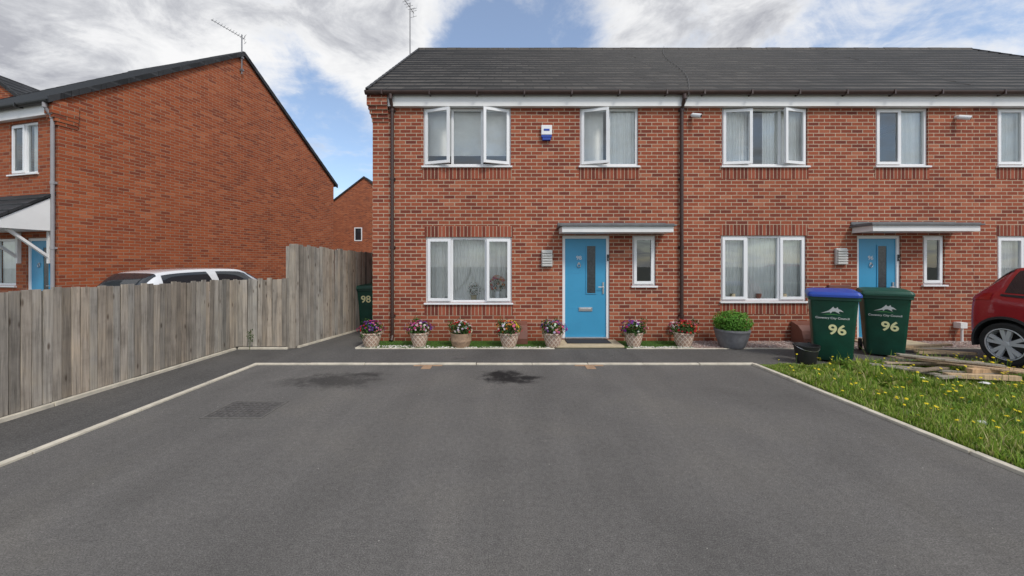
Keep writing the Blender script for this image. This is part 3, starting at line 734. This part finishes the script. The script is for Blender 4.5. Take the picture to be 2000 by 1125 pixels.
def clump(b, n, c, r, size, cols, flat=.5, zmin=0., bamp=.22):
    for _ in range(n):
        while True:
            p = Vector((R.uniform(-1, 1), R.uniform(-1, 1), R.uniform(-1, 1)))
            if .25 < p.length < 1.0: break
        bumpy = 1 + bamp * math.sin(p.x * 7 + c[0] * 3) * math.cos(p.y * 6 + p.z * 5)
        q = Vector((c[0] + p.x * r[0] * bumpy, c[1] + p.y * r[1] * bumpy, c[2] + p.z * r[2] * bumpy))
        if q.z < zmin: continue
        nrm = (p + Vector((R.uniform(-.8, .8), R.uniform(-.8, .8), R.uniform(-.3, 1)))).normalized()
        u = nrm.orthogonal().normalized(); u = (Matrix.Rotation(R.uniform(0, 6.28), 3, nrm) @ u); w = nrm.cross(u)
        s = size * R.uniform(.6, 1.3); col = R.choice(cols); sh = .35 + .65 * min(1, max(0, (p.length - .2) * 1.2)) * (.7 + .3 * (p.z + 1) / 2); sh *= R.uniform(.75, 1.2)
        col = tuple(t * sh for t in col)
        b.face([q - u * s, q + w * s * flat, q + u * s + nrm * s * .2, q - w * s * flat], 0, None, col)
def blossom(b, q, nrm, s, col, eye=None):
    u = nrm.orthogonal().normalized(); w = nrm.cross(u); n = 7; ph = R.random() * 6
    pts = []
    for i in range(n * 2):
        a = ph + math.pi * i / n; r = s * (1 if i % 2 == 0 else .72); pts.append(q + (u * math.cos(a) + w * math.sin(a)) * r - nrm * s * .25 * (i % 2 == 0))
    for i in range(n * 2): b.face([q + nrm * s * .15, pts[i], pts[(i + 1) % (2 * n)]], 0, None, col)
    if eye:
        p2 = [q + nrm * (s * .2) + (u * math.cos(a) + w * math.sin(a)) * s * .3 for a in (0, 1.25, 2.5, 3.75, 5)]; b.face(p2, 0, None, eye)
G = [(.045, .12, .02), (.07, .17, .03), (.03, .08, .02), (.10, .20, .04)]
PUR, WHT, RED, PNK, YEL, ORG, MAG = (.16, .03, .30), (.75, .74, .70), (.55, .02, .03), (.65, .16, .28), (.75, .52, .04), (.7, .22, .03), (.42, .03, .18)
pots = [(-2.62, 7.10, 'lat', [MAG, PUR, RED, PUR, PNK], 'lattice pot of purple and pink flowers by the wall corner'),
        (-1.70, 7.10, 'lat', [MAG, PNK, WHT, PUR], 'lattice pot of magenta and pink flowers by the wall'),
        (-.90, 7.10, 'bar', [RED, WHT, RED, (.9, .8, .75)], 'brown barrel pot of red and white flowers by the wall'),
        (.02, 7.08, 'lat', [PNK, YEL, RED, WHT, ORG], 'lattice pot of pink and yellow flowers by the wall'),
        (.86, 7.08, 'lat', [PUR, (.3, .12, .5), WHT, PNK], 'lattice pot of violet flowers beside the doorstep'),
        (2.42, 7.12, 'lat', [MAG, PUR, WHT, MAG], 'lattice pot of dark pink flowers beside the doorstep'),
        (3.38, 7.12, 'lat', [RED, RED, PNK, RED], 'lattice pot of bright red flowers beside the downpipe')]
for (X, Y, kind, cols, lab) in pots:
    s_ = R.uniform(.94, 1.06); E = empty('potted_flowers', (X, Y, .008), R.uniform(0, 6), lab, 'potted flowers', 'flower pots along the house wall')
    b = MB()
    if kind == 'lat': prof = [(0, 0), (.115, 0), (.125, .02), (.155, .12), (.175, .21), (.18, .235), (.195, .245), (.195, .27), (.175, .27), (.165, .24), (0, .23)]
    else: prof = [(0, 0), (.15, 0), (.165, .03), (.185, .10), (.187, .105), (.19, .13), (.188, .135), (.19, .20), (.2, .24), (.2, .26), (.18, .26), (.17, .23), (0, .22)]
    b.lathe([(r * s_, z) for r, z in prof], n=28); b.build('pot', M_pot if kind == 'lat' else M_barrel, E, smooth=True)
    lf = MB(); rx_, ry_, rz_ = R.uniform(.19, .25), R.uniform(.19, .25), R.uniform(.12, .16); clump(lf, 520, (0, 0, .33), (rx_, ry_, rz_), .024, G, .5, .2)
    for _ in range(7):
        a = R.uniform(0, 6.28); clump(lf, 60, (.17 * math.cos(a), .17 * math.sin(a), .30 + R.uniform(-.07, .19)), (.09, .09, .09), .02, G)
    lf.build('leaves', M_leaf, E)
    bl = MB()
    for i in range(105):
        a = R.uniform(0, 6.28); e = R.uniform(-.2, 1.5); n = Vector((math.cos(a) * math.cos(e), math.sin(a) * math.cos(e), math.sin(e)))
        ci = int((a / 6.28 * len(cols) * 2 + R.uniform(-.6, .6))) % len(cols); rr = R.uniform(.9, 1.25)
        q = Vector((n.x * (rx_ + .01) * rr, n.y * (ry_ + .01) * rr, .33 + n.z * rz_ * rr)); c = cols[ci]; c = tuple(t * R.uniform(.75, 1.15) for t in c)
        blossom(bl, q, n, R.uniform(.015, .032), c, YEL if R.random() < .3 else None)
    bl.build('blossoms', M_petal, E)
E = empty('potted_plant', (4.27, 7.05, .005), 0, 'bushy bright green plant in a round grey pot', 'potted plant')
b = MB(); b.lathe([(0, 0), (.20, 0), (.22, .03), (.28, .2), (.30, .30), (.31, .31), (.31, .345), (.28, .345), (.27, .3), (0, .3)], n=32); b.build('pot', M_greypot, E, smooth=True)
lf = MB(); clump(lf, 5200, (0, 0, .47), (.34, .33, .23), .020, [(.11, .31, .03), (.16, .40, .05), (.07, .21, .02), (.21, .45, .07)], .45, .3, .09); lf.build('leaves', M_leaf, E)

E = empty('flower_vase', (-.22, 7.79, .83), 0, 'vase of pink flowers standing inside the window', 'vase')
b = MB(); b.lathe([(0, 0), (.05, 0), (.06, .06), (.055, .14), (.04, .18), (.05, .20)], n=20); b.build('vase', M_white, E, smooth=True)
lf = MB(); clump(lf, 150, (0, 0, .32), (.15, .06, .17), .02, G); lf.build('leaves', M_leaf, E)
bl = MB()
for i in range(70):
    n = Vector((R.uniform(-1, 1), R.uniform(-1, -.1), R.uniform(-.6, 1))).normalized(); blossom(bl, Vector((n.x * .18, n.y * .065, .34 + n.z * .19)), n, R.uniform(.02, .036), R.choice([PNK, WHT, (.8, .45, .35), ORG]))
bl.build('blossoms', M_petal, E)
E = empty('potted_plant', (-.72, 7.79, .83), 0, 'small branching houseplant inside the window', 'potted plant')
b = MB(); b.lathe([(0, 0), (.05, 0), (.065, .09), (.07, .1), (0, .09)], n=20); b.build('pot', M_slab, E, smooth=True)
lf = MB(); clump(lf, 160, (0, 0, .22), (.15, .06, .15), .018, G + [(.35, .25, .1), (.5, .15, .1)]); lf.build('leaves', M_leaf, E)
for X, c in ((4.66, M_slab), (5.2, M_rust), (5.72, M_slab)):
    b = MB(); b.lathe([(.02, 0), (.03, .004), (.045, .04), (.048, .10), (.044, .1), (.04, .05), (0, .02)], n=24)
    top(b.build('decorative_bowl', c, smooth=True, loc=(X, 7.665, .872)), 'small round ornamental pot on the window frame ledge', 'bowl', 'window ornaments')
for (E_, a, c, z) in ((H1, x(-1.69), x(.08), .79), (H2, x2(4.38), x2(6.14), .82)):
    b = MB(); b.box(a, c, .121, .42, z - .01, z + .035); b.build('window_ledge', M_white, E_)

# ------------------------------------------------------------------ cars
def catmull(A, t):
    n = len(A); i = min(int(t), n - 2); f = t - i; p0, p1, p2, p3 = A[max(i - 1, 0)], A[i], A[i + 1], A[min(i + 2, n - 1)]
    return .5 * ((2 * p1) + (-p0 + p2) * f + (2 * p0 - 5 * p1 + 4 * p2 - p3) * f * f + (-p0 + 3 * p1 - 3 * p2 + p3) * f ** 3)
def car(loc, rz, st, wheels, wr, paint, label, clad=False):
    E = empty('parked_car', loc, rz, label, 'car', 'parked cars'); S = np.array(st, float)
    def sec(t):
        y, zl, zb, hw, zt, ht = catmull(S, t)
        p = np.array([(0, zl), (hw * .86, zl), (hw * .97, zl + .09), (hw * 1.0, zl + (zb - zl) * .45), (hw * .985, zb - (zb - zl) * .16), (hw * .945, zb), (hw * .93 * .5 + ht * .5, (zb + zt) / 2 + .01), (ht * 1.0, zt - .07 * min(1, (zt - zb) / .3)), (ht * .84, zt - .012), (0, zt)])
        return y, p
    def Sf(t, s):
        y, p = sec(t); q = catmull(p, s); return Vector((q[0], y, q[1]))
    b = MB(); nT = (len(st) - 1) * 5; nS = 27
    grid = [[Sf(i / 5, 9 * j / nS) for j in range(nS + 1)] for i in range(nT + 1)]
    full = [(row + [Vector((-p.x, p.y, p.z)) for p in row[-2:0:-1]]) for row in grid]
    n = len(full[0])
    for A, B in zip(full, full[1:]):
        for j in range(n): k = (j + 1) % n; b.face([A[j], A[k], B[k], B[j]])
    b.face(full[0]); b.face(full[-1][::-1])
    body = b.build('body', [paint, M_black], E, smooth=True)
    cut = MB()
    for wy in wheels:
        for sg in (-1, 1): cut.cyl((sg * .60, wy, wr + .01), (sg * 1.2, wy, wr + .01), wr + .055, n=40, mat=1)
    co = cut.build('cut', [paint, M_black], E, merge=True)
    md = body.modifiers.new('w', 'BOOLEAN'); md.operation = 'DIFFERENCE'; md.object = co; md.solver = 'EXACT'
    bpy.context.view_layer.update(); me = bpy.data.meshes.new_from_object(body.evaluated_get(bpy.context.evaluated_depsgraph_get()))
    body.modifiers.clear(); body.data = me; bpy.data.objects.remove(co)
    def patch(name, t0, t1, s0, s1, mat, off=.006, both=True, slant=0., slant1=0., nt_=10, ns_=8, parent=E):
        for sg in ((1, -1) if both else (1,)):
            q = MB()
            def P(a, c, sg=sg):
                s = s0 + (s1 - s0) * c; t = t0 + slant * c + (t1 + slant1 * c - t0 - slant * c) * a; e = .03; p = Sf(t, s)
                nn = (Sf(min(t + e, len(st) - 1.001), s) - Sf(max(t - e, 0), s)).cross(Sf(t, min(s + e, 9)) - Sf(t, max(s - e, 0)))
                nn = nn.normalized() if nn.length > 1e-9 else Vector((0, 0, 1))
                if nn.x * (1 if p.x > .01 else 0) < 0 or (p.x <= .01 and nn.z < 0): nn = -nn
                p = p + nn * off; return (sg * p.x, p.y, p.z)
            for i in range(nt_):
                for j in range(ns_): q.face([P(i / nt_, j / ns_), P((i + 1) / nt_, j / ns_), P((i + 1) / nt_, (j + 1) / ns_), P(i / nt_, (j + 1) / ns_)])
            q.build(name, mat, parent, smooth=True)
    patch('side_window', 3.75, 5.45, 5.25, 6.95, M_darkglass, slant=.15, slant1=-.1); patch('side_window', 5.58, 7.7, 5.25, 6.95, M_darkglass, slant=0, slant1=-.75)
    patch('rear_window', 2.0, 3.6, 7.05, 9, M_darkglass); patch('windscreen', 7.1, 8.0, 7.1, 9, M_darkglass)
    patch('tail_light', 1.3, 3.0, 4.35, 5.2, M_redlamp, slant=.2, off=.01); patch('headlight', 10.0, 11.2, 4.0, 5.3, M_lamp, off=.01)
    patch('sill_trim', .4, 11.6, .9, 2.1 if clad else 1.5, M_black, off=.01, nt_=44)
    patch('belt_trim', 3.6, 8.0, 4.98, 5.15, M_black, off=.008, nt_=30)
    for sg in (1, -1):
        q = MB(); q.box(min(sg * .845, sg * .96), max(sg * .845, sg * .96), .62, .74, .98, 1.10); q.build('wing_mirror', paint, E, bevel=.03)
    for wy in wheels:
        if clad:
            for sg in (1, -1):
                q = MB()
                for i in range(30):
                    a, c = math.pi * (i / 30 * 1.16 - .08), math.pi * ((i + 1) / 30 * 1.16 - .08); r0, r1 = wr + .045, wr + .085; X = sg * (S[5][3] + .012)
                    P = lambda r, t, xx: (xx, wy + r * math.cos(t), wr + .01 + r * math.sin(t))
                    q.face([P(r0, a, X), P(r0, c, X), P(r1, c, X - sg * .012), P(r1, a, X - sg * .012)]); q.face([P(r0, a, X), P(r0, c, X), P(r0, c, X - sg * .08), P(r0, a, X - sg * .08)])
                    q.face([P(r1, a, X - sg * .012), P(r1, c, X - sg * .012), P(r1, c, X - sg * .07), P(r1, a, X - sg * .07)])
                q.build('wheel_arch_trim', M_black, E)
    hwm = S[5][3]
    for wy in wheels:
        for sg in (-1, 1):
            w = MB(); w.lathe([(wr * .66, -.10), (wr * .9, -.105), (wr * .985, -.085), (wr, -.05), (wr, .05), (wr * .985, .085), (wr * .9, .105), (wr * .66, .10)], n=40, axis='x')
            W_ = w.build('wheel', M_rubber, E, smooth=True, loc=(sg * (hwm - .100), wy, wr), rot=(0, 0, 0 if sg == 1 else math.pi))
            r = MB(); rr = wr * .73
            r.lathe([(rr, -.09), (rr, .106), (rr * .94, .108), (rr * .91, .085), (rr * .9, .0), (rr * .88, -.02)], n=40, axis='x'); r.lathe([(0, .095), (.035, .095), (.06, .085), (.065, .03), (.05, 0)], n=20, axis='x')
            r.lathe([(0, .0), (rr * .9, .0)], n=30, axis='x', mat=1)
            for k in range(5):
                for dl in (-.17, .17):
                    a = 2 * math.pi * k / 5 + .3; c0, c1 = a + dl * .9, a + dl * 1.25
                    pts = []
                    for rad, ang, hw_, xx in ((.03, c0, .020, .09), (rr * .94, c1, .028, .100)):
                        o_ = Vector((xx, rad * math.cos(ang), rad * math.sin(ang))); t_ = Vector((0, -math.sin(ang), math.cos(ang))) * hw_; pts.append((o_ - t_, o_ + t_))
                    (A, B), (D_, F) = pts; dx = Vector((-.035, 0, 0))
                    r.face([A, B, F, D_]); r.face([A, D_, D_ + dx, A + dx]); r.face([B, F, F + dx, B + dx])
            r.build('rim', [M_alloy, M_black], W_, smooth=False)
    return E
hatch = [(-2.05, .35, .72, .70, .76, .58), (-2.0, .25, .90, .80, .95, .64), (-1.93, .22, .97, .84, 1.08, .62), (-1.72, .21, .98, .86, 1.32, .60), (-1.5, .2, .97, .87, 1.42, .60), (-.9, .2, .96, .88, 1.475, .60), (0, .2, .94, .88, 1.485, .59), (.45, .2, .93, .88, 1.42, .58), (1.1, .2, .92, .87, 1.06, .62), (1.3, .2, .90, .86, .96, .66), (1.8, .22, .82, .82, .86, .60), (2.0, .25, .70, .74, .74, .52), (2.05, .35, .6, .66, .62, .48)]
car((-7.62, 9.45, 0), -math.radians(12), hatch, (-1.28, 1.3), .31, M_white_paint, 'white hatchback parked beside the orange brick gable')
suv = [(-2.05, .40, .80, .70, .86, .56), (-2.01, .30, .98, .80, 1.06, .64), (-1.94, .26, 1.05, .85, 1.22, .62), (-1.72, .25, 1.08, .875, 1.46, .61), (-1.5, .24, 1.07, .885, 1.55, .62), (-.9, .24, 1.04, .89, 1.60, .62), (0, .24, 1.02, .89, 1.61, .61), (.45, .24, 1.01, .89, 1.54, .60), (1.1, .24, 1.0, .88, 1.16, .64), (1.3, .24, .98, .87, 1.06, .68), (1.8, .26, .90, .83, .94, .62), (2.0, .3, .76, .75, .80, .54), (2.05, .4, .66, .68, .68, .5)]
car((8.58, 4.20, 0), math.pi, suv, (-1.52, 1.2), .335, M_red_paint, 'red small suv parked beside the grass', True)

# ------------------------------------------------------------------ timber
def plank(X, Y, z, L, w, h, rz, tilt=0., col=(1, 1, 1), lab='weathered timber board lying on the grass'):
    b = MB(); b.box(-w / 2, w / 2, -L / 2, L / 2, 0, h, 0, col, uo=(R.uniform(0, 40), R.uniform(0, 40))); o = b.build('wooden_plank', M_plank, loc=(X, Y, z), rot=(tilt, R.uniform(-.06, .06), math.radians(rz)), bevel=.003)
    top(o, lab, 'plank', 'loose timber boards')
gr = (.66, .74, .82); gd = (.5, .5, .5)
for (X, Y, z, L, w, h, rz, t, c) in [(5.95, 5.20, .08, 1.4, .09, .025, 72, .03, gr), (6.15, 5.36, .14, 1.3, .08, .025, 86, -.02, (.9, .9, .9)), (6.25, 4.98, .07, 1.2, .09, .03, 101, 0, gr), (6.4, 5.12, .16, 1.1, .09, .025, 60, .05, (1.05, .95, .85)), (5.8, 5.08, .12, .9, .08, .025, 112, .05, gd),
                                  (6.5, 5.38, .10, 1.1, .09, .03, 78, -.03, (1.1, 1, .9)), (6.1, 5.44, .19, 1.0, .12, .02, 95, .04, gd), (6.6, 5.05, .09, .7, .08, .06, 95, .03, (1.2, 1.0, .8)), (6.25, 4.88, .06, .8, .08, .06, 80, 0, (1.1, 1, .85)), (5.65, 5.2, .08, .7, .09, .02, 50, .06, gr), (6.2, 5.2, .22, 1.1, .09, .02, 69, .06, gr), (6.65, 5.22, .15, .8, .09, .025, 48, .05, (1, .9, .8))]:
    plank(X, Y, z, L, w, h, rz, t, c)
for (X, Y, rz, L) in ((7.3, 6.55, 60, 1.3), (7.6, 6.72, 100, 1.1), (7.45, 6.3, 85, .9)):
    plank(X, Y, .05 if rz != 100 else .08, L, .09, .035, rz, 0, (1.1, 1, .85), 'timber board lying on the path by the bins')

# ------------------------------------------------------------------ grass, weeds, stones
def blades(name, n, area, hfun, cols, seed, wid=.0035, mat=M_leaf):
    r = np.random.RandomState(seed); v = []; f = []; c = []
    k = 0; tries = 0
    while k < n and tries < n * 6:
        tries += 1
        X = r.uniform(area[0], area[1]); Y = r.uniform(area[2], area[3]); h = hfun(X, Y, r)
        if h <= 0: continue
        a = r.uniform(0, 6.28); ln = h * r.uniform(.1, .75); dx, dy = math.cos(a) * ln, math.sin(a) * ln; b_ = a + 1.57 + r.uniform(-.5, .5); w = wid * r.uniform(.7, 1.6) * (1 + h * 3)
        wx, wy = math.cos(b_) * w, math.sin(b_) * w; i = len(v)
        v += [(X - wx, Y - wy, -.005), (X + wx, Y + wy, -.005), (X + dx * .35 + wx * .8, Y + dy * .35 + wy * .8, h * .6), (X + dx * .35 - wx * .8, Y + dy * .35 - wy * .8, h * .6), (X + dx, Y + dy, h)]
        f += [(i, i + 1, i + 2, i + 3), (i + 3, i + 2, i + 4)]; q = cols[r.randint(len(cols))]; s = r.uniform(.7, 1.25)
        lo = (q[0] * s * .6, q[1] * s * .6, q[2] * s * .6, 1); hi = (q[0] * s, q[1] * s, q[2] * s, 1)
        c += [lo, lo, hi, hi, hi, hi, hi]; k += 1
    me = bpy.data.meshes.new(name); me.from_pydata(v, [], f); ca = me.color_attributes.new('col', 'FLOAT_COLOR', 'CORNER')
    ca.data.foreach_set('color', [t for q in c for t in q]); me.materials.append(mat); o = bpy.data.objects.new(name, me); C.objects.link(o); o['kind'] = 'stuff'; return o
from mathutils import noise as mn
def gh(X, Y, r):
    if Y < X / 1.5 - .7 or Y > 5.78 + .06 * math.sin(X * 9): return 0
    n_ = mn.noise(Vector((X * 1.3, Y * 1.3, 0))); n2 = mn.noise(Vector((X * 5, Y * 5, 3)))
    if n2 < -.28 and r.rand() < .75: return 0
    h = .045 + .07 * max(0, n_ + .2) + .04 * n2
    if 4.9 < X < 5.7 and 4.6 < Y < 5.3: h += .05 * (1 + n2)
    if 5.4 < X < 7.0 and 4.75 < Y < 5.6: h *= .45
    if Y > 5.45 and X > 5.1 and r.rand() < .2: h += .08
    if X < 5.1 and Y > 5.3: h *= .6
    if r.rand() < .035: h *= 2.0
    return max(.018, h * r.uniform(.5, 1.2))
GC = [(.25, .38, .05), (.18, .31, .03), (.33, .45, .065), (.40, .46, .10), (.13, .24, .03), (.26, .40, .05), (.50, .46, .2)]
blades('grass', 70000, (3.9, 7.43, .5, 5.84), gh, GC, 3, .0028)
def th_(X, Y, r): return r.uniform(.01, .03)
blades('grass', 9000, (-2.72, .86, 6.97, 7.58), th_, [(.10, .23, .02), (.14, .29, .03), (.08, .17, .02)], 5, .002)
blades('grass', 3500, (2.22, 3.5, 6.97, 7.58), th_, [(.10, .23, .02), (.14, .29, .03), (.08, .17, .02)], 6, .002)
wd = MB()
for i in range(240):
    X = R.uniform(4.0, 7.3); Y = R.uniform(max(2.6, X / 1.5 - .3), 5.6); big = 1.
    if i % 3 == 0: X, Y = R.uniform(4.6, 5.5), R.uniform(4.6, 5.3); big = 1.3
    if i % 5 == 0: X, Y = R.uniform(5.1, 5.7), R.uniform(5.3, 5.7); big = 1.6
    if 5.6 < X < 6.9 and 4.8 < Y < 5.5: continue
    for k in range(R.randint(4, 8)):
        a = R.uniform(0, 6.28); L = R.uniform(.05, .14) * big; e = R.uniform(.2, 1.2); d = Vector((math.cos(a) * math.cos(e), math.sin(a) * math.cos(e), math.sin(e))); s = Vector((-math.sin(a), math.cos(a), 0)) * L * R.uniform(.1, .2)
        o_ = Vector((X, Y, 0)); c = R.choice(GC[:6]); c = tuple(t * R.uniform(.5, 1.) for t in c); m_ = o_ + d * L * .6; tip = o_ + d * L - Vector((0, 0, L * .2))
        wd.face([o_, m_ + s, tip, m_ - s], 0, None, c)
o = wd.build('weeds', M_leaf); o['kind'] = 'stuff'
dl = MB()
for _ in range(230):
    X = R.uniform(3.95, 7.3); Y = R.uniform(max(2.4, X / 1.5 - .2), 5.7); h = R.uniform(.08, .22); t = Vector((X + R.uniform(-.03, .03), Y + R.uniform(-.03, .03), h))
    dl.cyl((X, Y, 0), t, .002, n=4, col=(.12, .2, .04), cap=False); n = Vector((R.uniform(-.5, .5), R.uniform(-.7, .2), 1)).normalized()
    blossom(dl, t, n, R.uniform(.010, .020), (.88, .70, .03))
o = dl.build('dandelions', M_petal); o['kind'] = 'stuff'
def stones(name, n, areas, s0, s1, cols):
    b = MB()
    for _ in range(n):
        a = R.choice(areas); X = R.uniform(a[0], a[1]); Y = R.uniform(a[2], a[3]); s = R.uniform(s0, s1); c = R.choice(cols); k = R.uniform(.7, 1.2); c = tuple(t * k for t in c)
        rot = R.uniform(0, 6); ring = [Vector((X + s * R.uniform(.7, 1.2) * math.cos(rot + 1.257 * i), Y + s * R.uniform(.6, 1.1) * math.sin(rot + 1.257 * i), a[4] + s * .25)) for i in range(5)]; tp = Vector((X, Y, a[4] + s * R.uniform(.6, .95)))
        for i in range(5): b.face([ring[i], ring[(i + 1) % 5], tp], 0, None, c)
        for i in range(5):
            p, q = ring[i], ring[(i + 1) % 5]; b.face([Vector((p.x, p.y, a[4])), Vector((q.x, q.y, a[4])), q, p], 0, None, c)
    o = b.build(name, M_stone); o['kind'] = 'stuff'
stones('gravel_stones', 5200, [(3.54, 7.0, 6.97, 7.58, .004), (8.24, 10.5, 6.97, 7.58, .004)], .008, .02, [(.42, .33, .29), (.30, .21, .19), (.52, .46, .42), (.25, .21, .2), (.42, .29, .25)])
stones('white_pebbles', 700, [(-2.8, -1.5, 6.97, 7.15, .006), (-1.5, .8, 6.96, 7.03, .006), (2.3, 3.5, 6.96, 7.05, .006)], .01, .022, [(.6, .58, .52), (.5, .47, .4), (.68, .66, .62)])
stones('grit', 170, [(-3.9, 3.8, 1.2, 5.7, .0)], .002, .005, [(.4, .38, .34), (.45, .43, .37), (.25, .23, .2)])
for (X, Y, s) in ((6.0, 4.65, .06), (5.45, 4.85, .05), (4.5, 3.5, .045)):
    b = MB(); pts = [Vector((s * math.cos(a) * R.uniform(.6, 1.1), s * math.sin(a) * R.uniform(.5, 1), R.uniform(.0, .03))) for a in (0, 1, 2, 3.1, 4.2, 5.2)]
    for i in range(6): b.face([(0, 0, .035), pts[i], pts[(i + 1) % 6]])
    top(b.build('litter', M_fascia, loc=(X, Y, .06)), 'crumpled scrap of white plastic in the grass', 'litter', 'scraps of litter')
E = empty('weed_plant', (-4.78, 6.84, 0), 0, 'thin green weed growing against the fence', 'weed')
b = MB(); b.cyl((0, 0, 0), (.03, 0, .35), .004, n=4, col=(.1, .15, .03)); clump(b, 45, (.02, 0, .24), (.08, .05, .14), .02, G); b.build('leaves', M_leaf, E)
E = empty('tree', (-14.15, 26.5, 0), 0, 'leafy dark green tree behind the houses', 'tree')
b = MB(); b.cyl((0, 0, 0), (.1, 0, 3.4), .14, .09, 9); b.cyl((.1, 0, 3.3), (.5, .2, 5.4), .08, .03, 7); b.cyl((.1, 0, 3.2), (-.5, -.2, 5.2), .07, .03, 7); b.cyl((.1, 0, 3.3), (.1, .3, 6.2), .07, .02, 7); b.build('trunk', M_barrel, E, smooth=True)
b = MB()
for _ in range(26):
    a = R.uniform(0, 6.28); rr = R.uniform(.2, 1.0); zc_ = R.uniform(4.2, 6.9); k = 1.25 - abs(zc_ - 5.3) * .3; clump(b, 110, (rr * k * math.cos(a), rr * k * math.sin(a), zc_), (.42, .42, .36), .08, G)
b.build('crown', M_leaf, E)

# ------------------------------------------------------------------ sky and sun
el, az = math.radians(48), math.radians(143)   # azimuth clockwise from +Y
sd = Vector((math.sin(az) * math.cos(el), math.cos(az) * math.cos(el), math.sin(el)))
w = bpy.data.worlds.new('World'); bpy.context.scene.world = w; w.use_nodes = True; nt = w.node_tree
bg = nt.nodes['Background']; bg.inputs['Strength'].default_value = .115
sky = nt.nodes.new('ShaderNodeTexSky'); sky.sky_type = 'NISHITA'; sky.sun_disc = False; sky.sun_elevation = el; sky.sun_rotation = az
tc = nt.nodes.new('ShaderNodeTexCoord'); dv = tc.outputs['Generated']; s = sep(nt, dv)
zc = mth(nt, 'ADD', mth(nt, 'MAXIMUM', s[2], 0.), .22)
pl = comb(nt, mth(nt, 'DIVIDE', s[0], zc), mth(nt, 'DIVIDE', s[1], zc), 2.3)
n1 = noise(nt, pl, 1.7, 9, .64, .4); n2 = noise(nt, pl, 4.2, 9, .66, .5); n3 = noise(nt, pl, 1.6, 6, .55, .2)
dens = mth(nt, 'ADD', mth(nt, 'MULTIPLY', n1, 1.6), mth(nt, 'SUBTRACT', mth(nt, 'MULTIPLY', mth(nt, 'SUBTRACT', n2, .5), .9), .17))
def blob(px, pz, half, wgt):
    global dens
    d = Vector((px, 1, pz)).normalized(); n = nt.nodes.new('ShaderNodeVectorMath'); n.operation = 'DOT_PRODUCT'; nt.links.new(dv, n.inputs[0]); n.inputs[1].default_value = d
    k = smooth(nt, n.outputs['Value'], math.cos(math.radians(half)), 1., 0., wgt); dens = mth(nt, 'ADD', dens, k)
for a in ((.06, .62, 14, -.52), (-.10, .62, 8, -.1), (.42, .60, 9, -.22), (-.56, .28, 15, -.40), (-.48, .40, 8, -.15), (-.85, .62, 26, .24), (-.38, .58, 9, .34), (-1.2, .5, 22, .2), (.46, .74, 12, .34), (.05, .84, 12, .3), (.85, .66, 12, .10), (-.7, .45, 9, .12), (-.22, .72, 8, .3)): blob(*a)
mask = smooth(nt, dens, .34, .88)
shade = mth(nt, 'ADD', mth(nt, 'MULTIPLY', dens, .48), mth(nt, 'ADD', mth(nt, 'MULTIPLY', mth(nt, 'SUBTRACT', n2, .5), 1.3), mth(nt, 'MULTIPLY', mth(nt, 'SUBTRACT', n3, .5), 1.7)))
cc = ramp(nt, shade, [(.24, (8.3, 8.3, 8.35)), (.44, (7.4, 7.45, 7.6)), (.64, (5.6, 5.7, 6.0)), (.9, (3.8, 3.9, 4.3))])
skc = mixc(nt, 1., sky.outputs[0], (1.55, 1.65, 1.72), 'MULTIPLY')
skc = mixc(nt, .14, skc, (6.8, 7.0, 7.4))
fin = mixc(nt, mask, skc, cc); nt.links.new(fin, bg.inputs['Color'])
L = bpy.data.lights.new('sun', 'SUN'); L.energy = 2.1; L.angle = math.radians(12); L.color = (1, .94, .86)
so = bpy.data.objects.new('sun', L); C.objects.link(so); so.rotation_euler = (-sd).to_track_quat('-Z', 'Y').to_euler()

# ------------------------------------------------------------------ camera
cam = bpy.data.cameras.new('camera'); cam.lens = 13.0; cam.sensor_width = 36; cam.clip_end = 1000; cam.shift_y = -.0222; cam.shift_x = .004
co = bpy.data.objects.new('camera', cam); C.objects.link(co); co.location = (0, 0, 1.56); co.rotation_euler = (math.pi / 2, 0, 0)
bpy.context.scene.camera = co
bpy.context.scene.view_settings.view_transform = 'Standard'; bpy.context.scene.view_settings.look = 'None'
